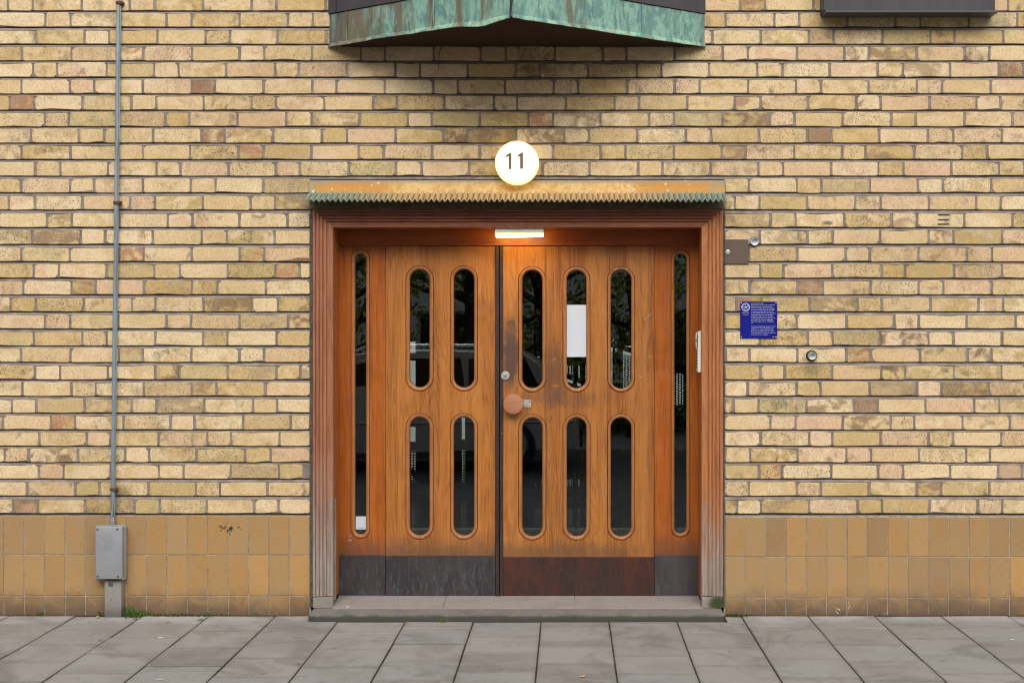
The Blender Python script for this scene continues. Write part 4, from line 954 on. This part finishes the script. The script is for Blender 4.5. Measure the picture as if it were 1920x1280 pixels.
cap(1521.5, 666.5, 8.2, 'round_wall_cap', 'round grey cap with dark collar, below and right of the blue plaque', 1)

pq = thing('blue_plaque', (X(1422), -.004, Z(634.5)), 'square blue enamel plaque with white text and a round emblem on the brick wall', 'plaque')
x0, x1, z0, z1 = X(1387.7), X(1457), Z(634.3), Z(565.3)
b = MB(); t = bmesh.new()
def rrect(x0, x1, z0, z1, r, n=4):
    pts = []
    for cx, cz, a0 in ((x1 - r, z1 - r, 0), (x0 + r, z1 - r, 90), (x0 + r, z0 + r, 180), (x1 - r, z0 + r, 270)):
        for i in range(n + 1): a = R(a0 + 90 * i / n); pts.append((cx + r * math.cos(a), cz + r * math.sin(a)))
    return pts
MB().prism(rrect(x0, x1, z0, z1, .005), -.0065, -.0025).build('enamel_plate', M['plaque_blue'], pq)
for a, c in ((1390, 567.5), (1455, 567.5), (1390, 631.3), (1455, 631.3)):
    MB().lathe(P(a, c, -.0065), (0, -1, 0), [(.0036, 0), (.003, .0012), (0, .0016)], 10).build('screw', M['mark_white'], pq)
yt = -.0068; U = S
def pz(v): return Z(555 + v / 14.22)
def pxx(v): return X(1375 + v / 14.22)
lines = ['BYGGNADEN ÄR FRÅN', 'uppförd 1937-39 som ett bostadshus för', 'yrkesverksamma kvinnor. Huset ritades under', 'den tid som smålägenheter började att byggas i', 'Stockholm på privat initiativ. Det innehöll',
         'ursprungligen 198 enkelrum lägenheter, café och', 'ett stort kollektivt kök samt matsal. Arkitekter', 'gemensamma rum för de boende. Fasaden är', 'av Tegelbruket 1938. Tegel och dekorationer',
         'samt kopparplåt. Entrén har kvar sin dörr', 'Värme, bibliotek, och fasad. Byggnaden', 'Med Reinius väggar huset är ett byggnads-', 'verk']
b = MB(); wtxt = (pxx(1120) - pxx(465))
for i, ln in enumerate(lines):
    t = text_bm(ln, .0058 if i else .0052, 0, 0, yt, .0001); xs = [v.co.x for v in t.verts]; wd_ = max(xs) - min(xs); tgt = wtxt * (.50 if i == 0 else (.07 if i == 12 else (.93 + .06 * math.sin(i * 2.3)))); sc__ = tgt / wd_
    for v in t.verts: v.co.x = pxx(468) + (v.co.x - min(xs)) * sc__; v.co.z += pz(205 + i * 43.6)
    b.merge(t)
eng = ['This residential building, dating from 1938,', 'comprised 197 one-room apartments for', 'single women. It was designed by Sven', 'Backström and Leif Reinius on the initiative', 'of the association of professional women. It', 'is now owned by its residents.']
for i, ln in enumerate(eng):
    t = text_bm(ln, .0058, 0, 0, yt, .0001); xs = [v.co.x for v in t.verts]; m0 = min(xs); sc__ = wtxt * (1.0, .92, .91, .95, .99, .70)[i] / (max(xs) - m0)
    for v in t.verts: v.co.x = pxx(468) + (v.co.x - m0) * sc__; v.co.z += pz(815 + i * 43.6)
    b.merge(t)
for ln, vx, vz, w_ in (('STADSMUSEET', 228, 458, 190), ('I STOCKHOLM', 258, 508, 130), ('2003', 1030, 1092, 55)):
    t = text_bm(ln, .0052, 0, 0, yt, .0001); xs = [v.co.x for v in t.verts]; m0 = min(xs); s_ = (pxx(vx + w_) - pxx(vx)) / (max(xs) - m0)
    for v in t.verts: v.co.x = pxx(vx) + (v.co.x - m0) * s_; v.co.z += pz(vz)
    b.merge(t)
b.build('inscription', M['white_print'], pq)
b = MB(); ex_, ez_ = pxx(325), pz(297)
for rr_, tk in ((.0222, .0009), (.0175, .0005)):
    b.sweep([(ex_ + rr_ * math.cos(i * math.tau / 32), ez_ + rr_ * math.sin(i * math.tau / 32)) for i in range(32)], [(-tk, yt), (-tk, yt - .0003), (tk, yt - .0003), (tk, yt)], closed=True)
for i in range(5):
    a = i * math.tau / 5 + .3; b.tube([(ex_, yt, ez_), (ex_ + .011 * math.cos(a), yt, ez_ + .011 * math.sin(a)), (ex_ + .016 * math.cos(a + .5), yt, ez_ + .016 * math.sin(a + .5))], .0011, 4)
for i in range(18):
    a = i * math.tau / 18; b.tube([(ex_ + .0185 * math.cos(a), yt, ez_ + .0185 * math.sin(a)), (ex_ + .021 * math.cos(a), yt, ez_ + .021 * math.sin(a))], .0006, 4)
b.build('emblem', M['white_print'], pq)

# entry phone on the right lining
ip = thing('entry_phone', (ix1, .03, Z(698, .02)), 'slim cream entry phone with push buttons on the right jamb of the doorway', 'entry phone')
zt_, zb_ = Z(620, .012), Z(698, .012); xw = ix1
t = bmesh.new(); pr = [(0, zb_), (-.016, zb_ + .001), (-.0195, zb_ + .006), (-.0195, zb_ + .125), (-.017, zb_ + .135), (-.017, zt_ - .012), (-.012, zt_ - .002), (0, zt_)]
b = MB(); A = [t.verts.new((xw + x, .010, z)) for x, z in pr]; B = [t.verts.new((xw + x, .085, z)) for x, z in pr]; t.faces.new(A); t.faces.new(B[::-1])
for i in range(len(pr)): t.faces.new((A[i], A[(i + 1) % len(pr)], B[(i + 1) % len(pr)], B[i]))
bmesh.ops.recalc_face_normals(t, faces=t.faces[:]); bmesh.ops.bevel(t, geom=[e for e in t.edges if abs(e.verts[0].co.y - e.verts[1].co.y) < 1e-5], offset=.002, segments=2, affect='EDGES'); b.merge(t); b.build('body', M['cream_plastic'], ip)
pts = []
for i in range(11):
    f = i / 10; z = zt_ - .008 - f * .105; x = xw - .0205 - .0045 * math.sin(math.pi * min(1, f * 1.15)) + (.006 if f > .93 else 0); pts.append((x, .045, z))
b = MB(); b.tube(pts, [.004, .0052, .0055, .0055, .0055, .0055, .0055, .0055, .0052, .004, .002], 10); bmesh.ops.scale(b.bm, vec=(1, 4.5, 1), verts=b.bm.verts[:], space=Matrix.Translation((0, -.045, 0))); b.build('handset', M['cream_plastic'], ip, True)
for k in range(6):
    z = Z(658 + k * 6, .012); MB().box(xw - .0218, xw - .0190, .02, .075, z - .0055, z + .0045, .0008).build('push_button', M['screw_dark'], ip)

# ------------------------------------------------------------------ moss, grass, debris, leaves on the ground
rm = random.Random(17); b = MB()
def clump(b, x, y, z, s):
    t = bmesh.new(); bmesh.ops.create_icosphere(t, subdivisions=1, radius=s)
    for v in t.verts: v.co = Vector((v.co.x * rm.uniform(.7, 1.3), v.co.y * rm.uniform(.7, 1.3), v.co.z * rm.uniform(.4, .9)))
    b.merge(t, Matrix.Translation((x, y, z)))
class Fast:
    def __init__(s): s.v, s.f = [], []
    def tet(s, x, y, z, r):
        n = len(s.v); a = rm.uniform(0, 6.28)
        for k in range(3): s.v.append((x + r * math.cos(a + k * 2.094), y + r * math.sin(a + k * 2.094), z))
        s.v.append((x, y, z + r * rm.uniform(.5, 1.2))); s.f += [(n, n + 1, n + 3), (n + 1, n + 2, n + 3), (n + 2, n, n + 3)]
    def blade(s, x, y, z, h, w):
        n = len(s.v); a = rm.uniform(0, 6.28); dx, dy = math.cos(a) * w, math.sin(a) * w; lx, ly = rm.gauss(0, h * .35), rm.gauss(0, h * .35) - h * .1
        s.v += [(x - dx, y - dy, z), (x + dx, y + dy, z), (x + dx * .6 + lx * .4, y + dy * .6 + ly * .4, z + h * .6), (x + lx, y + ly, z + h)]; s.f += [(n, n + 1, n + 2), (n, n + 2, n + 3)]
    def build(s, name, mat, parent=None):
        me = bpy.data.meshes.new(name); me.from_pydata(s.v, [], s.f); me.materials.append(mat); o = bpy.data.objects.new(name, me); o.parent = parent; return link(o)
ms = Fast()
green = {3: .9, 4: .0, 1: .9, 2: 1.0, 5: .12, 6: .1, -4: .35, -5: .3, -2: .1, 0: .15, -3: .35, 7: .1}
# pixel joints with visible green: left joint of columns
for c in range(-8, 9):
    xj = jx + (c - 1) * W; dens = {1: .8, 2: 1.0, 3: 1.0, 4: .7, -4: .35, -5: .3, -3: .2, 0: .2, -2: .15}.get(c, .1)
    n = int(380 * dens)
    for i in range(n):
        y_ = rm.uniform(-1.6, -.2)
        if math.sin(y_ * 9 + c * 2.1) + math.sin(y_ * 23 + c) * .6 < .5 - dens * 1.2: continue
        ms.tet(xj + rm.gauss(0, .003), y_, -.0055, rm.uniform(.0025, .0062))
for i in range(5200):      # along the wall foot and step foot
    x = rm.uniform(-3.2, 3.2); px = 960 + x * S
    if 577 < px < 1360: y_ = SY - abs(rm.gauss(0, .006)); k = .55 + .4 * math.sin(x * 7); s_ = .005
    else:
        y_ = -abs(rm.gauss(0, .018)) - .001; k = (.9 if 240 < px < 530 else (1.2 if 1357 < px < 1430 else .35)) + .3 * math.sin(x * 11); s_ = .007
        if 240 < px < 460: y_ *= 1.3
    if rm.random() > k: continue
    ms.tet(x, y_, -.005, rm.uniform(.3, 1) * s_)
for i in range(1400):
    px = rm.choice((rm.gauss(1376, 11), rm.gauss(330, 40), rm.gauss(260, 12))); x = X(px); 
    if px < 500 or px > 1360: ms.tet(x, -abs(rm.gauss(0, .022)), -.004, rm.uniform(.004, .012))
o = ms.build('moss', M['moss']); tag(o, 'dark green moss in the paving joints and along the foot of the wall', 'moss', kind='stuff')
gs = Fast()
for px, py, n, sp, hh in ((243, 1150, 110, 9, .06), (262, 1151, 160, 10, .035), (275, 1150, 90, 9, .03), (389, 1152, 60, 6, .03), (376, 1163, 30, 5, .02), (255, 1160, 40, 7, .02), (483, 1150, 25, 4, .022), (78, 1149, 50, 6, .03), (50, 1150, 30, 8, .015),
                          (833, 1158, 50, 5, .03), (316, 1166, 20, 5, .012), (170, 1165, 10, 8, .01), (330, 1146, 60, 22, .015), (188, 1200, 20, 3, .01), (1395, 1158, 30, 12, .012), (190, 1149, 30, 3, .035), (560, 1245, 20, 2, .012), (1393, 1170, 30, 3, .012)):
    gx, gy = gp(px, py) if py > 1153 else (X(px), -.012)
    if abs(px - 833) < 2: gy = -.203
    for i in range(n): gs.blade(gx + rm.gauss(0, sp / S * .6), min(-.004, gy + rm.gauss(0, .012)), -.004, hh * rm.uniform(.4, 1.1), .0012)
o = gs.build('grass', M['grass']); tag(o, 'small green grass tufts growing at the wall foot and in paving joints', 'grass', kind='stuff')
db = Fast()
for i in range(900):
    k = rm.random()
    if k < .35: x, y_ = X(rm.gauss(574, 7)), -abs(rm.gauss(0, .03)) - .004
    elif k < .6: x, y_ = rm.uniform(-3, 3), -abs(rm.gauss(0, .02)); x = x if not (577 < 960 + x * S < 1360) else X(rm.gauss(600, 12)) * 1.0; y_ = y_ if not (X(577) < x < X(1360)) else SY - .01
    elif k < .8: x, y_ = rm.uniform(-2.8, 2.8), rm.uniform(-1.5, -.2); x = jx + round((x - jx) / W) * W + rm.gauss(0, .004)
    else: x, y_ = rm.uniform(-2.8, 2.8), rm.uniform(-1.5, -.2)
    s_ = rm.uniform(.0012, .0045) if k < .8 else rm.uniform(.0008, .002); db.tet(x, y_, .0002 if k >= .8 else -.005, s_)
o = db.build('debris', M['debris']); tag(o, 'crumbs of brown leaf litter and grit scattered on the paving', 'debris', kind='stuff')
def fallen_leaf(px, py, s, rot, lbl, mat='leaf', flatk=1):
    x, y_ = gp(px, py) if py > 1153 else (X(px, -.07), -.075)
    pts = []
    for i in range(12):
        a = i * math.tau / 12; r_ = s * (1 + .35 * math.cos(3 * a) + .1 * math.sin(7 * a)); pts.append((r_ * math.cos(a), r_ * .7 * math.sin(a)))
    t = bmesh.new(); c = t.verts.new((0, 0, s * .22)); vs = [t.verts.new((a, b_, s * .12 * math.sin(i * 1.9) + s * .14)) for i, (a, b_) in enumerate(pts)]
    for i in range(12): t.faces.new((c, vs[i], vs[(i + 1) % 12]))
    e = bmesh.ops.extrude_face_region(t, geom=t.faces[:]); bmesh.ops.translate(t, verts=[v for v in e['geom'] if isinstance(v, bmesh.types.BMVert)], vec=(0, 0, -.0006))
    t.transform(Matrix.Rotation(rot, 4, 'Z')); b = MB(); b.merge(t, Matrix.Translation((x, y_, .0008))); o = b.build('fallen_leaf', M[mat], None, loc=(x, y_, 0)); tag(o, lbl, 'leaf', 'fallen leaves on the paving')
fallen_leaf(208, 1153.2, .026, .3, 'yellow-brown fallen leaf lying at the foot of the grey cabinet post')
fallen_leaf(183, 1151, .018, 1.7, 'small curled yellow leaf just left of the grey cabinet post')
fallen_leaf(1092, 1268, .017, .9, 'small orange leaf lying on the paving in front of the doors, near the bottom edge')
def scrap(px, py, w, lbl):
    x, y_ = gp(px, py); b = MB(); b.box(x - w, x + w, y_ - w * .45, y_ + w * .45, .0008, .0022, .0003); tag(b.build('paper_scrap', M['paper'], None, loc=(x, y_, 0)), lbl, 'litter', 'white scraps on the paving')
scrap(301, 1194.5, .012, 'white scrap on the paving below the cabinet, nearer the wall of the two left scraps')
scrap(299, 1274, .012, 'white scrap on the paving at the very bottom edge, left side')
scrap(1898, 1198.5, .010, 'white scrap on the paving at the far right edge')
q = P(652, 1137, -.02); tag(MB().box(q.x - .009, q.x + .009, -.03, -.022, .048, .0515, .0006).build('paper_scrap', M['paper'], None, loc=(q.x, -.026, .048)), 'tiny white scrap on the left end of the stone sill', 'litter', 'white scraps on the paving')

# ------------------------------------------------------------------ the hall behind the doors
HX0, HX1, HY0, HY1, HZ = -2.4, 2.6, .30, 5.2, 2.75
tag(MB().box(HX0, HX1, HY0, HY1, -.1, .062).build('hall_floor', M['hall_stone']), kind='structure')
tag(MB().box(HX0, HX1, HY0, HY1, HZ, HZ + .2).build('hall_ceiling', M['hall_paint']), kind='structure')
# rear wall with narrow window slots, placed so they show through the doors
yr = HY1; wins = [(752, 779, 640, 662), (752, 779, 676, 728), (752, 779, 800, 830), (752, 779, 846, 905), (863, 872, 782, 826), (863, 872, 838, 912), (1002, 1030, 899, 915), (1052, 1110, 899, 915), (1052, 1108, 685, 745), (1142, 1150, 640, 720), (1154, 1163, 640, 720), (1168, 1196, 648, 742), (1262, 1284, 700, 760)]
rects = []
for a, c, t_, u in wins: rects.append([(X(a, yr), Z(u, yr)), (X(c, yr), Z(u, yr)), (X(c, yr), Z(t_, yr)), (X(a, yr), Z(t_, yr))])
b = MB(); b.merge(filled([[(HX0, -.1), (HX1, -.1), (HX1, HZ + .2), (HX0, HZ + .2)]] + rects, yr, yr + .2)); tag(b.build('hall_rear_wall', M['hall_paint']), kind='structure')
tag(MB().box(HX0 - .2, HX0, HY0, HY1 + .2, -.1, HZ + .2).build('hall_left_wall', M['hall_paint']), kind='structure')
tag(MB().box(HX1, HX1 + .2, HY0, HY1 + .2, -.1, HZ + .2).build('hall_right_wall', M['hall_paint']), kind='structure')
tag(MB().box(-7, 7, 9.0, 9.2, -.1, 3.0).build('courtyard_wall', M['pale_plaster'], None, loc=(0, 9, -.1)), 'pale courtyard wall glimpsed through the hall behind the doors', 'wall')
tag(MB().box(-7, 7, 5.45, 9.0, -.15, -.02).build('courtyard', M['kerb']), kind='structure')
# perforated stair balustrade
bl = thing('stair_balustrade', (X(840, 2.6), 2.6, .062), 'black perforated metal stair balustrade seen through the door windows', 'balustrade')
def perforated(par, pts4, nx, nz, y0, y1, bar=.42):
    """pts4: lower left, lower right, upper right, upper left in (x,z); y from y0 (left) to y1 (right)"""
    ll, lr, ur, ul = [Vector(p) for p in pts4]; b = MB()
    def pt(u, v):
        p = ll.lerp(lr, u).lerp(ul.lerp(ur, u), v); return Vector((p.x, y0 + (y1 - y0) * u, p.y))
    vs, fs = [], []
    def q(u0, u1, v0, v1):
        n = len(vs)
        for dy in (0, .003): vs.extend([pt(u0, v0) + Vector((0, dy, 0)), pt(u1, v0) + Vector((0, dy, 0)), pt(u1, v1) + Vector((0, dy, 0)), pt(u0, v1) + Vector((0, dy, 0))])
        fs.extend([(n, n + 1, n + 2, n + 3), (n + 4, n + 7, n + 6, n + 5)])
    for i in range(nx + 1): q(max(0, (i - bar / 2) / nx), min(1, (i + bar / 2) / nx), 0, 1)
    for j in range(nz + 1): q(0, 1, max(0, (j - bar / 2) / nz), min(1, (j + bar / 2) / nz))
    me = bpy.data.meshes.new('perforated_panel'); off = wloc(par); me.from_pydata([v - off for v in vs], [], fs); me.materials.append(M['mesh_black']); o = bpy.data.objects.new('perforated_panel', me); o.parent = par; return link(o)
yb2 = 2.6
def pp(a, c, y): q = P(a, c, y); return (q.x, q.z)
perforated(bl, (pp(755, 905, yb2), pp(905, 905, yb2), pp(905, 838, yb2), pp(755, 838, yb2)), 30, 14, yb2, yb2)
perforated(bl, (pp(755, 990, yb2), pp(905, 1000, yb2), pp(905, 925, yb2), pp(755, 912, yb2)), 30, 15, yb2 - .3, yb2 - .3)
perforated(bl, (pp(960, 915, yb2), pp(1120, 915, yb2), pp(1120, 898, yb2), pp(960, 898, yb2)), 30, 4, yb2, yb2)
perforated(bl, (pp(1055, 700, yb2), pp(1300, 790, yb2), pp(1300, 690, yb2), pp(1055, 640, yb2)), 44, 20, yb2, yb2)
for pts in ([(740, 836), (920, 840)], [(740, 908), (920, 910)], [(770, 880), (860, 1000)], [(1040, 696), (1320, 800)], [(1040, 712), (1320, 816)], [(1130, 640), (1320, 700)], [(980, 770), (1030, 1000)]):
    b = MB(); b.tube([P(*pts[0], yb2 - .02), P(*pts[1], yb2 - .02)], .02, 8); b.build('rail', M['mesh_black'], bl)
for px in (840, 930, 1078, 1093, 1160, 1250): b = MB(); b.tube([P(px, 640 if px > 1000 else 830, yb2 - .02), Vector((X(px, yb2 - .02), yb2 - .02, .065))], .017, 8); b.build('post', M['mesh_black'], bl)
# pale bluish boxes standing in for light patches low in the panes
for a, c in ((972, 1012), (1016, 1058), (1062, 1074), (1078, 1128), (1132, 1160)):
    b = MB(); b.box(X(a, 3.4), X(c, 3.4), 3.4, 3.45, Z(953, 3.4), Z(932, 3.4), .002); b.build('light_patch', M['pale_light_patch'], bl)

# ------------------------------------------------------------------ the street behind the camera, mirrored in the glass
oh = thing('apartment_house', (0, -21, -.1), 'pale plastered apartment house across the street, mirrored in the door glass', 'building')
wr_ = []; 
for fl_ in range(4):
    for k in range(-7, 8): wr_.append((k * 2.6 + .4, 1.3 + fl_ * 2.9))
holes = [[(x - .6, z - .75), (x + .6, z - .75), (x + .6, z + .75), (x - .6, z + .75)] for x, z in wr_]
b = MB(); b.merge(filled([[(-20, -.15), (20, -.15), (20, 11.8), (-20, 11.8)]] + holes, -21.3, -21)); b.build('wall', M['opposite_plaster'], oh)
for x, z in wr_:
    b = MB(); b.box(x - .6, x + .6, -21.2, -21.18, z - .75, z + .75); o = b.build('window', M['car_glass'], oh)
    b = MB(); b.box(x - .03, x + .03, -21.17, -21.13, z - .75, z + .75); b.box(x - .6, x - .54, -21.17, -21.13, z - .75, z + .75); b.box(x + .54, x + .6, -21.17, -21.13, z - .75, z + .75); b.box(x - .6, x + .6, -21.17, -21.13, z + .69, z + .75); b.box(x - .65, x + .65, -21.17, -20.95, z - .8, z - .74); b.build('frame', M['window_frame_white'], o)
b = MB(); b.box(-20.3, 20.3, -30, -20.6, 11.8, 12.1); b.build('roof', M['cladding'], oh)
b = MB(); b.box(-20, 20, -29, -21.35, -.15, 11.8); b.build('body', M['hall_paint'], oh)

def tree(x, y_, h, cr, seed, lbl, n=5200):
    r_ = random.Random(seed); t_ = thing('street_tree', (x, y_, -.1), lbl, 'tree', 'trees across the street')
    b = MB(); b.tube([(x, y_, -.15), (x + .05, y_, h * .25), (x - .04, y_, h * .5), (x + .06, y_ + .05, h * .8)], [.17, .14, .10, .04], 9); tips = []
    for i in range(16):
        a = r_.uniform(0, 6.28); z0 = h * r_.uniform(.18, .65); l = cr * r_.uniform(.6, 1.05); e = Vector((x + l * math.cos(a), y_ + l * math.sin(a), z0 + l * r_.uniform(.1, .8))); m = Vector((x, y_, z0)).lerp(e, .5) + Vector((0, 0, -.12))
        b.tube([(x, y_, z0), m, e], [.055, .035, .012], 6); tips += [m, e, m.lerp(e, .5)]
    b.build('trunk', M['bark'], t_, True)
    vs, fs = [], []; off = Vector(t_.location)
    cl = [(r_.choice(tips) + Vector((r_.gauss(0, .35), r_.gauss(0, .35), r_.gauss(0, .3))), r_.uniform(.18, .5)) for _ in range(34)]
    for i in range(n):
        c, s = r_.choice(cl); p = c + Vector((r_.gauss(0, s), r_.gauss(0, s), r_.gauss(0, s * .8))) - off; k = len(vs)
        u = Vector((r_.gauss(0, 1), r_.gauss(0, 1), r_.gauss(0, 1))).normalized() * .055; w = u.cross(Vector((r_.gauss(0, 1), r_.gauss(0, 1), r_.gauss(0, 1)))).normalized() * .035
        vs += [p - u, p + w, p + u, p - w]; fs.append((k, k + 1, k + 2, k + 3))
    me = bpy.data.meshes.new('crown'); me.from_pydata(vs, [], fs); me.materials.append(M['leaves']); o = bpy.data.objects.new('crown', me); o.parent = t_; link(o)
TT = lambda px, T: CX + (px - PX) * T / (S * D)
tree(TT(880, 21.5), -13.2, 5.2, 2.0, 1, 'leafy yellow-green street tree mirrored in the left door leaf', 2300)
tree(TT(1010, 22.3), -14.0, 5.6, 1.3, 2, 'tree with a dark trunk mirrored beside the door knob', 1900)
tree(TT(1190, 21.8), -13.5, 4.6, 1.5, 3, 'bushy yellow-green tree mirrored in the right-hand windows', 2600)
tree(TT(640, 22.5), -14.2, 5.5, 1.7, 4, 'sparse tree mirrored in the left side window', 1500)
hd = Fast(); rm.seed(5)
for i in range(9000):
    x = rm.uniform(-1.2, 7); hd.tet(x, -14.6 + rm.gauss(0, .25), rm.uniform(0, .75), rm.uniform(.03, .07))
o = hd.build('hedge', M['hedge']); tag(o, 'low green hedge across the street mirrored in the lower right windows', 'hedge')

# parked car
cx1 = .45; cy = -9.9
car = thing('parked_car', (cx1 - 2.2, cy, -.12), 'grey estate car with roof rails parked behind the viewer, mirrored in the glass', 'car')
sil = [(0, .30), (.02, .75), (.10, .98), (.30, 1.02), (.52, 1.35), (.72, 1.47), (2.4, 1.50), (3.0, 1.38), (3.55, 1.02), (4.35, .86), (4.5, .60), (4.48, .28), (4.1, .20)]
def carbody(x0, out, w0, w1, mat, name, zoff=-.12):
    t = bmesh.new(); n = len(out)
    R_ = []
    for (yy_, sc) in ((-w0, .97), (-w1, 1), (w1, 1), (w0, .97)):
        R_.append([t.verts.new((x0 - x * 1.0, cy + yy_, zoff + (z if sc == 1 else z - (.02 if z > 1.2 else 0)))) for x, z in out])
    for a, c in zip(R_, R_[1:]):
        for i in range(n): t.faces.new((a[i], a[(i + 1) % n], c[(i + 1) % n], c[i]))
    t.faces.new(R_[0]); t.faces.new(R_[-1][::-1]); bmesh.ops.recalc_face_normals(t, faces=t.faces[:]); b = MB(); b.merge(t); return b.build(name, mat, car)
carbody(cx1, sil, .86, .80, M['car_paint'], 'body')
for sg in (-1, 1):
    for (a, c) in ((.62, 1.35), (1.40, 2.25), (2.30, 3.05)):
        yy = cy + sg * .862; zt1 = 1.36 if c < 3 else 1.22
        b = MB(); b.prism([(cx1 - a - (.0 if a > .7 else -.12), .93), (cx1 - c - (.28 if c > 3 else 0), .93), (cx1 - c, zt1 - .10), (cx1 - a - .05, 1.27)], min(yy, yy + sg * .01), max(yy, yy + sg * .01)); b.build('side_window', M['car_glass'], car)
    b = MB(); b.tube([(cx1 - .75, cy + sg * .72, 1.38), (cx1 - .85, cy + sg * .72, 1.42), (cx1 - 2.6, cy + sg * .72, 1.42), (cx1 - 2.75, cy + sg * .72, 1.36)], .016, 8); b.build('roof_rail', M['chrome'], car)
    b = MB(); b.tube([(cx1 - .05, cy + sg * .872, .50), (cx1 - 4.3, cy + sg * .872, .46)], .014, 6); b.build('trim_strip', M['chrome'], car)
    b = MB(); b.box(cx1 - .14, cx1 + .012, cy + sg * .80 - .07, cy + sg * .80 + .08, .58, .86, .02, 2); b.build('tail_lamp', M['tail_red'], car)
    for wx in (.85, 3.6):
        b = MB(); b.lathe((cx1 - wx, cy + sg * .79, .20), (0, sg, 0), [(.02, -.08), (.31, -.08), (.32, 0), (.31, .08), (.24, .09), (.22, .06)], 24); o = b.build('wheel', M['black_rubber'], car, True)
        b = MB(); b.lathe((cx1 - wx, cy + sg * .79, .20), (0, sg, 0), [(.23, .06), (.20, .085), (.08, .07), (.0, .09)], 16); b.build('hubcap', M['chrome'], o, True)
b = MB(); b.box(cx1 - .04, cx1 + .03, cy - .80, cy + .80, .18, .42, .02, 2); b.build('bumper', M['black_rubber'], car)
print('bricks', len(bricks), len(sel['brick']), len(sel['header_brick']), 'slabs', nslab)
